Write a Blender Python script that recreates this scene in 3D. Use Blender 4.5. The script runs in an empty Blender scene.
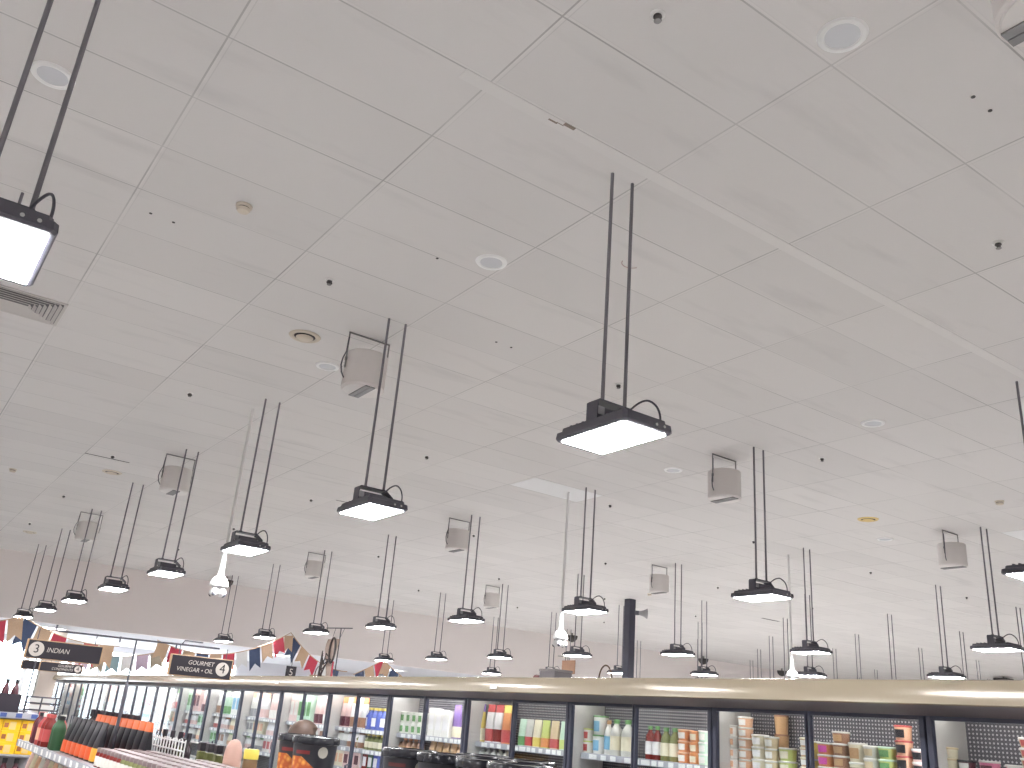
import bpy, bmesh, math, random
from mathutils import Vector, Matrix
random.seed(7)
PI = math.pi
scene = bpy.context.scene
COL = scene.collection
ZC = 4.836                      # main ceiling height
WALL_Y = 25.05                  # far bulkhead wall
SOFFIT_Z = 3.25
DECK = 1.27                     # top deck of the near gondola

# ------------------------------------------------------------------ materials
MATS = {}
def mat(name, col, rough=0.5, metal=0.0, emit=None, spec=0.5):
    if name in MATS: return MATS[name]
    m = bpy.data.materials.new(name); m.use_nodes = True
    b = m.node_tree.nodes['Principled BSDF']
    b.inputs['Base Color'].default_value = (*col, 1)
    b.inputs['Roughness'].default_value = rough
    b.inputs['Metallic'].default_value = metal
    b.inputs['Specular IOR Level'].default_value = spec
    if emit:
        b.inputs['Emission Color'].default_value = (*emit[0], 1)
        b.inputs['Emission Strength'].default_value = emit[1]
    MATS[name] = m
    return m
def noisy(name, col, amt=0.15, scale=8, rough=0.5, metal=0.0):
    """a paint or cloth with a little uneven colour"""
    if name in MATS: return MATS[name]
    m = mat(name, col, rough, metal)
    nt = m.node_tree; b = nt.nodes['Principled BSDF']
    tc = nt.nodes.new('ShaderNodeTexCoord'); n = nt.nodes.new('ShaderNodeTexNoise')
    n.inputs['Scale'].default_value = scale; n.inputs['Detail'].default_value = 4
    r = nt.nodes.new('ShaderNodeMixRGB'); r.blend_type = 'MIX'
    r.inputs[1].default_value = (*[c*(1-amt) for c in col], 1)
    r.inputs[2].default_value = (*[min(1, c*(1+amt)) for c in col], 1)
    nt.links.new(tc.outputs['Object'], n.inputs['Vector'])
    nt.links.new(n.outputs['Fac'], r.inputs[0])
    nt.links.new(r.outputs[0], b.inputs['Base Color'])
    return m
def colmat(col, rough=0.4):
    k = 'paint_%02x%02x%02x' % tuple(int(max(0, min(1, c))*255) for c in col)
    return mat(k, col, rough)
def srgb(r, g, b):
    f = lambda c: (c/255/12.92) if c <= 10 else ((c/255+0.055)/1.055)**2.4
    return (f(r), f(g), f(b))

def ceiling_material():
    m = bpy.data.materials.new('ceiling_tiles'); m.use_nodes = True
    nt = m.node_tree; b = nt.nodes['Principled BSDF']; L = nt.links
    b.inputs['Roughness'].default_value = 0.9
    b.inputs['Specular IOR Level'].default_value = 0.1
    N = nt.nodes.new
    geo = N('ShaderNodeNewGeometry'); sep = N('ShaderNodeSeparateXYZ')
    L.new(geo.outputs['Position'], sep.inputs[0])
    def M(op, a, bb=None, cc=None):
        n = N('ShaderNodeMath'); n.operation = op
        for i, v in enumerate((a, bb, cc)):
            if v is None: continue
            if isinstance(v, (int, float)): n.inputs[i].default_value = v
            else: L.new(v, n.inputs[i])
        return n.outputs[0]
    def cell(axis, off, pitch):
        t = M('DIVIDE', M('SUBTRACT', sep.outputs[axis], off), pitch)
        fr = M('FRACT', t); fl = M('FLOOR', t)
        d = M('MULTIPLY', M('SUBTRACT', fr, M('GREATER_THAN', fr, 0.5)), pitch)   # signed metres from the line
        return d, fl
    dx, ix = cell(0, -0.486, 1.2); dy, iy = cell(1, 2.654, 0.6)
    nz = N('ShaderNodeTexNoise'); nz.inputs['Scale'].default_value = 0.9; nz.inputs['Detail'].default_value = 5
    L.new(geo.outputs['Position'], nz.inputs['Vector'])
    vis = M('ADD', M('MULTIPLY', M('SUBTRACT', nz.outputs['Fac'], 0.35), 1.6), 0.18)
    vis = M('MINIMUM', M('MAXIMUM', vis, 0.16), 1.0)
    def groove(d, c, w):      # 1 inside the dark joint beside the T-bar
        return M('LESS_THAN', M('ABSOLUTE', M('SUBTRACT', d, c)), w)
    gx = M('MAXIMUM', M('MULTIPLY', groove(dx, -0.014, 0.0050), 1.0), M('MULTIPLY', groove(dx, 0.014, 0.003), 0.3))
    gy = M('MAXIMUM', M('MULTIPLY', groove(dy, 0.011, 0.0048), 0.95), M('MULTIPLY', groove(dy, -0.011, 0.0028), 0.15))
    g = M('MULTIPLY', M('MAXIMUM', gx, gy), vis)
    bar = M('MAXIMUM', groove(dx, 0.0, 0.010), groove(dy, 0.0, 0.008))
    # every tile its own slight tone
    cmb = N('ShaderNodeCombineXYZ'); L.new(ix, cmb.inputs[0]); L.new(iy, cmb.inputs[1])
    wn = N('ShaderNodeTexWhiteNoise'); L.new(cmb.outputs[0], wn.inputs['Vector'])
    tone = M('ADD', 0.955, M('MULTIPLY', wn.outputs['Value'], 0.06))
    # faint scuffs that run along the tile rows
    mp = N('ShaderNodeMapping'); mp.inputs['Scale'].default_value = (0.9, 4.5, 1)
    L.new(geo.outputs['Position'], mp.inputs[0])
    n2 = N('ShaderNodeTexNoise'); n2.inputs['Scale'].default_value = 1.0; n2.inputs['Detail'].default_value = 6
    L.new(mp.outputs[0], n2.inputs['Vector'])
    sc = M('MULTIPLY', M('MAXIMUM', M('SUBTRACT', n2.outputs['Fac'], 0.58), 0), 0.55)
    tone = M('MULTIPLY', tone, M('SUBTRACT', 1.0, sc))
    tone = M('MULTIPLY', tone, M('ADD', 1.0, M('MULTIPLY', bar, 0.025)))
    tone = M('MULTIPLY', tone, M('SUBTRACT', 1.0, M('MULTIPLY', g, 0.62)))
    base = N('ShaderNodeMixRGB'); base.blend_type = 'MULTIPLY'; base.inputs[0].default_value = 1
    base.inputs[1].default_value = (0.735, 0.712, 0.703, 1)
    cc = N('ShaderNodeCombineXYZ')
    for i in range(3): L.new(tone, cc.inputs[i])
    L.new(cc.outputs[0], base.inputs[2]); L.new(base.outputs[0], b.inputs['Base Color'])
    return m

def floor_material():
    m = bpy.data.materials.new('vinyl_floor'); m.use_nodes = True
    nt = m.node_tree; b = nt.nodes['Principled BSDF']
    n = nt.nodes.new('ShaderNodeTexNoise'); n.inputs['Scale'].default_value = 60
    r = nt.nodes.new('ShaderNodeValToRGB')
    r.color_ramp.elements[0].color = (0.64, 0.62, 0.60, 1); r.color_ramp.elements[1].color = (0.74, 0.72, 0.69, 1)
    nt.links.new(n.outputs['Fac'], r.inputs[0]); nt.links.new(r.outputs[0], b.inputs['Base Color'])
    b.inputs['Roughness'].default_value = 0.35
    return m

def perforated_material():
    m = bpy.data.materials.new('perforated_back_panel'); m.use_nodes = True
    nt = m.node_tree; b = nt.nodes['Principled BSDF']; L = nt.links; N = nt.nodes.new
    tc = N('ShaderNodeTexCoord'); sep = N('ShaderNodeSeparateXYZ'); L.new(tc.outputs['Object'], sep.inputs[0])
    def M(op, a, bb=None):
        n = N('ShaderNodeMath'); n.operation = op
        for i, v in enumerate((a, bb)):
            if v is None: continue
            if isinstance(v, (int, float)): n.inputs[i].default_value = v
            else: L.new(v, n.inputs[i])
        return n.outputs[0]
    def f(ax): return M('SUBTRACT', M('FRACT', M('DIVIDE', sep.outputs[ax], 0.022)), 0.5)
    d = M('SQRT', M('ADD', M('POWER', f(1), 2.0), M('POWER', f(2), 2.0)))
    k = M('LESS_THAN', d, 0.24)
    mx = N('ShaderNodeMixRGB'); L.new(k, mx.inputs[0])
    mx.inputs[1].default_value = (0.075, 0.07, 0.085, 1); mx.inputs[2].default_value = (0.50, 0.49, 0.50, 1)
    L.new(mx.outputs[0], b.inputs['Base Color']); b.inputs['Roughness'].default_value = 0.5
    return m

def glass_material(name='clear_glass', tint=(0.93, 0.95, 0.96)):
    m = bpy.data.materials.new(name); m.use_nodes = True
    nt = m.node_tree; nt.nodes.clear(); N = nt.nodes.new
    o = N('ShaderNodeOutputMaterial'); t = N('ShaderNodeBsdfTransparent'); g = N('ShaderNodeBsdfGlossy')
    lw = N('ShaderNodeLayerWeight'); lw.inputs['Blend'].default_value = 0.5; mx = N('ShaderNodeMixShader')
    pw = N('ShaderNodeMath'); pw.operation = 'POWER'; pw.inputs[1].default_value = 5.0
    fr = N('ShaderNodeMath'); fr.operation = 'MULTIPLY_ADD'; fr.inputs[1].default_value = 0.16; fr.inputs[2].default_value = 0.035
    nt.links.new(lw.outputs['Facing'], pw.inputs[0]); nt.links.new(pw.outputs[0], fr.inputs[0])
    t.inputs[0].default_value = (*tint, 1); g.inputs['Roughness'].default_value = 0.03
    nt.links.new(fr.outputs[0], mx.inputs[0]); nt.links.new(t.outputs[0], mx.inputs[1])
    nt.links.new(g.outputs[0], mx.inputs[2]); nt.links.new(mx.outputs[0], o.inputs[0])
    return m

LAMP_POWER = 139.0
M_CEIL = ceiling_material(); M_FLOOR = floor_material(); M_PERF = perforated_material(); M_GLASS = glass_material()
M_WALL = noisy('painted_wall', (0.88, 0.825, 0.81), 0.02, 2, 0.8)
M_SOFFIT = noisy('painted_soffit', (0.80, 0.79, 0.83), 0.02, 2, 0.7)
M_BLACK = mat('black_powder_coat', (0.075, 0.072, 0.092), 0.45)
M_ROD = mat('dark_grey_rod', (0.17, 0.16, 0.18), 0.5)
M_FIN = mat('black_heat_sink', (0.08, 0.076, 0.095), 0.4)
M_LENS = mat('lit_lens', (0.9, 0.9, 0.9), 0.3, 0, ((0.97, 0.98, 1.0), LAMP_POWER))
M_PANEL = mat('lit_panel', (0.9, 0.9, 0.9), 0.3, 0, ((0.97, 0.98, 1.0), 14.0))
M_STICK = mat('grey_sticker', (0.30, 0.30, 0.32), 0.6)
M_STEEL = mat('steel', (0.5, 0.5, 0.5), 0.3, 0.8)
M_SPK = noisy('speaker_paint', (0.76, 0.72, 0.70), 0.03, 6, 0.6)
M_SPKBOT = mat('speaker_base_plastic', (0.78, 0.75, 0.73), 0.6)
M_SLOT = mat('speaker_slot_grey', (0.20, 0.195, 0.20), 0.6)
M_BRKT = mat('grey_bracket', (0.22, 0.21, 0.21), 0.5)
M_WHITE = mat('white_plastic', (0.86, 0.85, 0.84), 0.45)
M_PLATE = mat('plate_centre_grey', (0.66, 0.67, 0.70), 0.6)
M_CREAM = mat('aged_plastic', (0.62, 0.55, 0.46), 0.55)
M_YELLOWED = mat('yellowed_vent', (0.72, 0.55, 0.24), 0.6)
M_DARK = mat('dark_hole', (0.05, 0.045, 0.045), 0.8)
M_DIFF = mat('diffuser_blade', (0.60, 0.57, 0.55), 0.6)
M_DIFFDARK = mat('diffuser_dark', (0.12, 0.115, 0.125), 0.7)
M_GOLD = mat('champagne_metal', (0.29, 0.240, 0.175), 0.22, 0.10)
M_UNDER = mat('brown_grey_valance', (0.055, 0.043, 0.048), 0.6)
M_FRAME = mat('navy_door_frame', (0.035, 0.038, 0.062), 0.4)
M_INNER = mat('freezer_white', (0.64, 0.61, 0.57), 0.5)
M_LED = mat('led_strip', (0.9, 0.9, 0.9), 0.3, 0, ((1.0, 0.98, 0.95), 16.0))
M_RAIL = mat('price_rail', (0.42, 0.42, 0.46), 0.4)
M_TICKET = mat('price_ticket', (0.86, 0.85, 0.82), 0.6)
M_GOND = mat('grey_shelving', (0.34, 0.33, 0.35), 0.5)
M_WOOD = noisy('tan_wood', (0.47, 0.30, 0.17), 0.2, 12, 0.5)
M_SIGN = mat('charcoal_sign_face', (0.030, 0.026, 0.032), 0.6, 0, None, 0.2)
M_CHALK = mat('cream_sign_lettering', (0.50, 0.45, 0.41), 0.6)
M_BURLAP = noisy('burlap', (0.50, 0.35, 0.24), 0.18, 60, 0.95)
M_RED = noisy('red_cloth', (0.42, 0.045, 0.075), 0.1, 30, 0.9)
M_NAVY = noisy('navy_cloth', (0.055, 0.075, 0.14), 0.1, 30, 0.9)
M_CLOTHW = noisy('white_cloth', (0.75, 0.73, 0.72), 0.05, 30, 0.9)
M_COLUMN = mat('navy_column_paint', (0.035, 0.034, 0.055), 0.5)
M_PILLAR = noisy('beige_pillar_paint', (0.50, 0.43, 0.38), 0.03, 4, 0.8)

# ------------------------------------------------------------------ mesh helpers
def obj(name, bm, m, parent=None, smooth=False, loc=None):
    me = bpy.data.meshes.new(name)
    bmesh.ops.recalc_face_normals(bm, faces=bm.faces[:])
    bm.to_mesh(me); bm.free()
    for mm in (m if isinstance(m, (list, tuple)) else [m]): me.materials.append(mm)
    if smooth:
        for p in me.polygons: p.use_smooth = True
        try: me.set_sharp_from_angle(angle=math.radians(38))
        except Exception: pass
    o = bpy.data.objects.new(name, me); COL.objects.link(o)
    if parent is not None: o.parent = parent
    if loc: o.location = loc
    return o
def tag(o, label, cat, group=None):
    o['label'] = label; o['category'] = cat
    if group: o['group'] = group
    return o
def thing(name, label, cat, loc=(0, 0, 0), rz=0, group=None):
    o = bpy.data.objects.new(name, None); COL.objects.link(o)
    o.empty_display_size = 0.1
    o.location = loc; o.rotation_euler = (0, 0, rz)
    return tag(o, label, cat, group)
def struct(name, bm, m, parent=None):
    o = obj(name, bm, m, parent)
    if parent is None: o['kind'] = 'structure'
    return o
def dup(root, loc, label, group=None, rz=None):
    r = root.copy(); COL.objects.link(r); r.location = loc
    if rz is not None: r.rotation_euler = (0, 0, rz)
    r['label'] = label
    if group: r['group'] = group
    for ch in list(root.children):
        c = ch.copy(); COL.objects.link(c); c.parent = r
        for g in list(ch.children):
            d = g.copy(); COL.objects.link(d); d.parent = c
    return r
def box(bm, x0, x1, y0, y1, z0, z1, bev=0, mi=0):
    r = bmesh.ops.create_cube(bm, size=1)
    vs = r['verts']
    for v in vs:
        v.co = Vector(((x0+x1)/2 + v.co.x*(x1-x0), (y0+y1)/2 + v.co.y*(y1-y0), (z0+z1)/2 + v.co.z*(z1-z0)))
    fs = set(f for v in vs for f in v.link_faces)
    for f in fs: f.material_index = mi
    if bev:
        es = list(set(e for v in vs for e in v.link_edges))
        bmesh.ops.bevel(bm, geom=es, offset=bev, segments=2, affect='EDGES', profile=0.5)
    return bm
def NB(): return bmesh.new()
def boxbm(*a, **k): return box(NB(), *a, **k)
def lathe(bm, prof, n=20, cx=0, cy=0, cap=True, sx=1, sy=1):
    rings = []
    for r, z in prof:
        rings.append([bm.verts.new((cx+sx*r*math.cos(2*PI*i/n), cy+sy*r*math.sin(2*PI*i/n), z)) for i in range(n)])
    for a, b in zip(rings, rings[1:]):
        for i in range(n):
            bm.faces.new((a[i], a[(i+1) % n], b[(i+1) % n], b[i]))
    if cap:
        bm.faces.new(rings[0][::-1]); bm.faces.new(rings[-1])
    return bm
def tube(bm, pts, r, n=8):
    pts = [Vector(p) for p in pts]
    rings = []
    prev = None
    for i, p in enumerate(pts):
        t = (pts[min(i+1, len(pts)-1)] - pts[max(i-1, 0)]).normalized()
        u = prev if prev is not None else t.orthogonal()
        u = (u - t*u.dot(t)).normalized(); prev = u
        w = t.cross(u)
        rr = r[i] if isinstance(r, (list, tuple)) else r
        rings.append([bm.verts.new(p + (u*math.cos(2*PI*k/n) + w*math.sin(2*PI*k/n))*rr) for k in range(n)])
    for a, b in zip(rings, rings[1:]):
        for k in range(n): bm.faces.new((a[k], a[(k+1) % n], b[(k+1) % n], b[k]))
    bm.faces.new(rings[0][::-1]); bm.faces.new(rings[-1])
    return bm
def prism(bm, poly, axis, a0, a1):
    """extrude a 2-D outline along an axis; poly in the other two axes, in order"""
    def P(p, a):
        return {'x': (a, p[0], p[1]), 'y': (p[0], a, p[1]), 'z': (p[0], p[1], a)}[axis]
    A = [bm.verts.new(P(p, a0)) for p in poly]; B = [bm.verts.new(P(p, a1)) for p in poly]
    n = len(poly)
    for i in range(n): bm.faces.new((A[i], A[(i+1) % n], B[(i+1) % n], B[i]))
    bm.faces.new(A[::-1]); bm.faces.new(B)
    return bm
def lettering(text, parent, loc, size, m, align='LEFT', rot=(PI/2, 0, 0), shear=0.0, squeeze=1.0, name='lettering'):
    cu = bpy.data.curves.new(name, 'FONT'); cu.body = text; cu.size = size; cu.extrude = 0.0006
    cu.align_x = align; cu.align_y = 'CENTER'; cu.shear = shear
    cu.materials.append(m)
    o = bpy.data.objects.new(name, cu); COL.objects.link(o)
    dg = bpy.context.evaluated_depsgraph_get()
    me = bpy.data.meshes.new_from_object(o.evaluated_get(dg)); bpy.data.objects.remove(o)
    o = bpy.data.objects.new(name, me); COL.objects.link(o)
    o.location = loc; o.rotation_euler = rot; o.scale = (squeeze, 1, 1)
    if parent is not None: o.parent = parent
    return o
ORD = ['first', 'second', 'third', 'fourth', 'fifth', 'sixth', 'seventh', 'eighth', 'ninth', 'tenth', 'eleventh', 'twelfth',
       'thirteenth', 'fourteenth', 'fifteenth', 'sixteenth', 'seventeenth', 'eighteenth', 'nineteenth', 'twentieth',
       'twenty-first', 'twenty-second', 'twenty-third', 'twenty-fourth', 'twenty-fifth', 'twenty-sixth', 'twenty-seventh',
       'twenty-eighth', 'twenty-ninth', 'thirtieth', 'thirty-first', 'thirty-second', 'thirty-third', 'thirty-fourth']

# ------------------------------------------------------------------ the room
X0, X1, Y0, Y1 = -9.0, 39.0, -8.0, WALL_Y
YF = 33.0
struct('floor', boxbm(X0, X1, Y0, YF+12, -0.15, 0), M_FLOOR)
ceil = struct('ceiling', boxbm(X0, X1, Y0, Y1, ZC, ZC+0.15), M_CEIL)
struct('wall_left', boxbm(X0-0.2, X0, Y0, YF, 0, ZC+0.15), M_WALL)
struct('wall_right', boxbm(X1, X1+0.2, Y0, YF, 0, ZC+0.15), M_WALL)
struct('wall_back', boxbm(X0, X1, Y0-0.2, Y0, 0, ZC+0.15), M_WALL)
struct('wall_far', boxbm(X0, X1, WALL_Y, WALL_Y+0.25, SOFFIT_Z, ZC+0.15), M_WALL)
soff = NB(); box(soff, X0, X1, WALL_Y+0.25, YF, SOFFIT_Z+0.02, SOFFIT_Z+0.15)
struct('ceiling_entrance', soff, M_SOFFIT)
# storefront wall with its windows
sf = NB()
box(sf, X0, 0.2, YF, YF+0.2, 0, SOFFIT_Z+0.15)
box(sf, 11.4, X1, YF, YF+0.2, 0, SOFFIT_Z+0.15)
box(sf, 0.2, 11.4, YF, YF+0.2, 0, 0.35)
box(sf, 0.2, 11.4, YF, YF+0.2, 3.12, SOFFIT_Z+0.15)
struct('wall_storefront', sf, M_SOFFIT)
wx = [0.2, 2.4, 4.6, 6.8, 9.1, 11.4]
for i in range(5):
    a, b = wx[i], wx[i+1]
    w = NB()
    box(w, a, a+0.06, YF+0.02, YF+0.14, 0.35, 3.12); box(w, b-0.06, b, YF+0.02, YF+0.14, 0.35, 3.12)
    box(w, a+0.06, b-0.06, YF+0.02, YF+0.14, 0.35, 0.41); box(w, a+0.06, b-0.06, YF+0.02, YF+0.14, 3.06, 3.12)
    box(w, a+0.06, b-0.06, YF+0.03, YF+0.13, 2.35, 2.40)
    o = struct('window_%d' % (i+1), w, M_WHITE)
    struct('pane', boxbm(a+0.06, b-0.06, YF+0.07, YF+0.08, 0.41, 3.06), M_GLASS, o)
# recessed light panels in the low entrance ceiling
for i, (x, y) in enumerate(((4.2, 27.2), (7.4, 27.6), (10.6, 27.2), (5.8, 30.2), (9.2, 30.4), (15.0, 28.0), (19.5, 28.2))):
    t = thing('recessed_light', ('square recessed light in the low entrance ceiling, %s along' % ('first', 'second', 'third', 'fourth', 'fifth', 'sixth', 'seventh')[i]), 'ceiling light', (x, y, SOFFIT_Z+0.02), 0, 'recessed entrance lights')
    f = NB()
    for a in ((-0.33, 0.33, -0.33, -0.29), (-0.33, 0.33, 0.29, 0.33), (-0.33, -0.29, -0.29, 0.29), (0.29, 0.33, -0.29, 0.29)): box(f, a[0], a[1], a[2], a[3], -0.02, 0.0)
    obj('frame', f, M_WHITE, t)
    obj('diffuser', boxbm(-0.29, 0.29, -0.29, 0.29, -0.012, 0.0), M_PANEL, t)
# details that belong to the ceiling itself
def cplate(name, x0, x1, y0, y1, m, t=0.003):
    return obj(name, boxbm(x0, x1, y0, y1, ZC-t, ZC+0.002), m, ceil)
M_TAPE = noisy('joint_tape', (0.755, 0.733, 0.725), 0.03, 3, 0.8)
M_NEWTILE = mat('new_tile', (0.87, 0.87, 0.88), 0.8)
cplate('joint_tape', 1.75, 9.6, 3.262, 3.345, M_TAPE)
cplate('joint_tape', 9.0, 20.0, 10.46, 10.53, M_TAPE)
cplate('new_tile', 6.73, 7.90, 9.265, 9.845, M_NEWTILE)
cplate('new_tile', 12.72, 13.9, 5.66, 6.25, M_NEWTILE)
cplate('open_joint', 1.90, 2.50, 13.36, 13.385, M_DARK)
cplate('open_joint', 5.52, 6.6, 12.86, 12.88, M_DARK)
cplate('open_joint', 18.5, 19.15, 15.26, 15.33, M_DARK)
dm = NB(); box(dm, 2.31, 2.37, 3.292, 3.304, ZC-0.004, ZC+0.001); box(dm, 2.40, 2.475, 3.262, 3.285, ZC-0.004, ZC+0.001)
box(dm, 2.36, 2.41, 3.288, 3.293, ZC-0.004, ZC+0.001)
obj('chipped_paint', dm, mat('bare_brown', (0.25, 0.20, 0.17), 0.8), ceil)
sb = NB()
tube(sb, [(3.73+0.075*math.cos(0.4+a*0.3), 4.16+0.075*math.sin(0.4+a*0.3), ZC-0.001) for a in range(9)], 0.004, 5)
obj('scuff_mark', sb, mat('reddish_scuff', (0.50, 0.38, 0.36), 0.8), ceil)
for x, y in ((0.86, 5.94), (1.02, 5.95), (3.81, 1.75), (3.97, 1.75), (2.67, 5.08), (3.83, 6.0), (3.99, 6.0)):
    obj('screw_hole', lathe(NB(), [(0.011, ZC-0.003), (0.011, ZC+0.001)], 10, x, y), M_DARK, ceil)

# beige pillar by the entrance, navy column in the middle of the shop
obj_p = struct('pillar_entrance', boxbm(4.22, 4.66, 27.6, 28.0, 0, SOFFIT_Z+0.02), M_PILLAR)
column = struct('pillar_middle', boxbm(14.72, 14.91, 16.10, 16.29, 0, ZC), M_COLUMN)
h = thing('horn_speaker', 'small grey horn on the navy column just under the ceiling', 'horn speaker', (14.90, 16.13, 4.53), -0.62)
obj('mount', boxbm(0.0, 0.11, -0.04, 0.04, -0.05, 0.05, bev=0.01), M_BLACK, h)
hb = NB()
lathe(hb, [(0.05, 0.0), (0.055, 0.05), (0.075, 0.12), (0.12, 0.20), (0.12, 0.208), (0.07, 0.13), (0.03, 0.06)], 20)
bmesh.ops.rotate(hb, verts=hb.verts[:], cent=(0, 0, 0), matrix=Matrix.Rotation(PI/2, 3, 'Y'))
bmesh.ops.translate(hb, verts=hb.verts[:], vec=(0.10, 0, 0))
obj('horn', hb, mat('horn_grey', (0.32, 0.31, 0.32), 0.5), h, True)

# ------------------------------------------------------------------ hanging lamps
LB = 3.190                                            # lens height
def make_lamp(label, loc):
    t = thing('high_bay_lamp', label, 'hanging lamp', loc)
    fr = NB()                                         # shallow tray, its rim turned out
    prof = [(0.164, 0.280, 0.003), (0.172, 0.289, 0.014), (0.168, 0.285, 0.046), (0.152, 0.264, 0.052), (0.148, 0.260, 0.074)]
    rings = []
    for hx, hy, z in prof:
        c = 0.018
        pts = [(-hx+c, -hy), (hx-c, -hy), (hx, -hy+c), (hx, hy-c), (hx-c, hy), (-hx+c, hy), (-hx, hy-c), (-hx, -hy+c)]
        rings.append([fr.verts.new((x, y, z)) for x, y in pts])
    for a, b in zip(rings, rings[1:]):
        for i in range(8): fr.faces.new((a[i], a[(i+1) % 8], b[(i+1) % 8], b[i]))
    fr.faces.new(rings[0][::-1]); fr.faces.new(rings[-1])
    obj('housing', fr, M_BLACK, t)
    obj('lens', boxbm(-0.147, 0.147, -0.250, 0.250, -0.001, 0.0045), M_LENS, t)
    fins = NB()
    for i in range(9):
        y = -0.20 + i*0.05
        box(fins, -0.13, 0.13, y-0.006, y+0.006, 0.072, 0.088)
    obj('heat_sink', fins, M_FIN, t)
    br = NB()                                         # bent strap over the driver
    box(br, -0.150, -0.142, -0.045, 0.045, 0.070, 0.172); box(br, 0.142, 0.150, -0.045, 0.045, 0.070, 0.135)
    v = [(-0.150, 0.172), (-0.135, 0.184), (0.085, 0.184), (0.150, 0.135), (0.142, 0.128), (0.082, 0.175), (-0.132, 0.175), (-0.142, 0.168)]
    prism(br, v, 'y', -0.045, 0.045)
    obj('bracket', br, M_BLACK, t)
    dr = NB(); box(dr, -0.115, 0.10, -0.05, 0.035, 0.086, 0.142, bev=0.012)
    d = obj('driver', dr, M_FIN, t)
    st = obj('sticker', boxbm(-0.148, -0.105, -0.0515, -0.0495, 0.093, 0.138), M_STICK, d)
    cab = [(0.06, -0.04, 0.15), (0.09, -0.09, 0.20), (0.115, -0.14, 0.215), (0.13, -0.19, 0.18), (0.138, -0.215, 0.125), (0.138, -0.22, 0.07)]
    # smooth loop
    P = []
    for i in range(len(cab)-1):
        p0 = Vector(cab[max(i-1, 0)]); p1 = Vector(cab[i]); p2 = Vector(cab[i+1]); p3 = Vector(cab[min(i+2, len(cab)-1)])
        for k in range(4):
            s = k/4
            P.append(0.5*((2*p1)+(p2-p0)*s+(2*p0-5*p1+4*p2-p3)*s*s+(3*p1-p0-3*p2+p3)*s**3))
    P.append(Vector(cab[-1]))
    obj('cable', tube(NB(), P, 0.006, 6), M_BLACK, t, True)
    for x, y in ((0.05, -0.283), (0.105, -0.283)):
        bl = NB(); lathe(bl, [(0.008, 0), (0.008, 0.006)], 8)
        bmesh.ops.rotate(bl, verts=bl.verts[:], cent=(0, 0, 0), matrix=Matrix.Rotation(PI/2, 3, 'X'))
        bmesh.ops.translate(bl, verts=bl.verts[:], vec=(x, y, 0.030))
        obj('bolt', bl, M_STEEL, t)
    top = ZC - LB
    for s in (-1, 1):
        rd = NB(); lathe(rd, [(0.0105, 0.176), (0.0105, top)], 10, s*0.08, 0)
        lathe(rd, [(0.016, 0.184), (0.016, 0.197)], 6, s*0.08, 0)
        obj('rod', rd, M_ROD, t, True)
    return t
ROWS = [
 ('hung over the near aisle at the frame edge', [(0.02, 3.50)]),
 ('in the row before the freezer doors', [(2.992, 3.45), (2.99, 6.26), (2.99, 9.09), (2.97, 11.92), (2.94, 14.64), (2.93, 17.54), (2.92, 20.38), (2.92, 23.22)]),
 ('in the first row behind the freezers', [(7.60, 3.41), (7.60, 6.28), (7.56, 9.12), (7.51, 11.89), (7.45, 14.58), (7.42, 17.30), (7.45, 20.20), (7.50, 23.15)]),
 ('in the second row behind the freezers', [(12.34, 6.30), (12.22, 9.16), (12.11, 11.94), (11.94, 14.58), (11.93, 17.32), (11.94, 20.12), (11.94, 22.93)]),
 ('in the third row behind the freezers', [(16.14, 9.21), (15.98, 12.01), (15.75, 14.69), (15.42, 17.17), (15.58, 20.13), (15.55, 22.93)]),
 ('in the fourth row behind the freezers', [(19.07, 9.22), (19.01, 12.07), (18.73, 14.76), (18.58, 17.48), (18.42, 22.96)]),
 ('in the fifth row behind the freezers', [(22.17, 12.16), (21.91, 14.92), (21.65, 17.59), (21.64, 20.39), (21.47, 22.97)]),
 ('in the sixth row behind the freezers', [(25.09, 15.03), (24.78, 17.70), (24.43, 20.35)]),
 ('in the seventh row behind the freezers', [(28.34, 15.12), (27.48, 23.26)]),
]
lamp0 = None
for ri, (rn, pts) in enumerate(ROWS):
    for i, (x, y) in enumerate(pts):
        if ri == 0: lb = 'large black twin-rod lamp cut off by the left picture edge above the air diffuser'
        else: lb = 'black lamp on two rods, %s from the camera %s' % (ORD[i], rn)
        if lamp0 is None: lamp0 = make_lamp(lb, (x, y, LB))
        else: dup(lamp0, (x, y, LB), lb)
for i, (x, y) in enumerate(((2.97, 0.6), (7.55, 0.6), (0.02, -2.3), (2.97, -2.3), (-2.95, 0.6), (-2.95, 3.5), (-2.95, 6.3), (7.55, -2.3), (12.2, 0.6), (0.02, 6.3), (0.02, 9.1), (0.02, 11.9), (0.02, 14.7), (0.02, 17.5), (0.02, 20.4), (12.2, 3.4))):  # lamp rows continued out of view, added to light ceiling and left wall
    dup(lamp0, (x, y, LB), 'added black lamp on two rods outside the picture, beside or behind the camera, %s there' % ORD[i])
for i, (x, y) in enumerate(((25.0, 9.2), (28.3, 12.1), (31.3, 15.1), (34.2, 12.1), (31.2, 9.2), (34.4, 18.0), (31.0, 20.4), (34.0, 23.2), (22.0, 6.3))):  # extra lamps added to brighten the dark far right of the ceiling
    dup(lamp0, (x, y, LB), 'added black lamp on two rods towards the far wall at the right, %s there' % ORD[i])
for o in list(COL.objects):
    if o.get('category') == 'hanging lamp': o['group'] = 'hanging high bay lamps'

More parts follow.
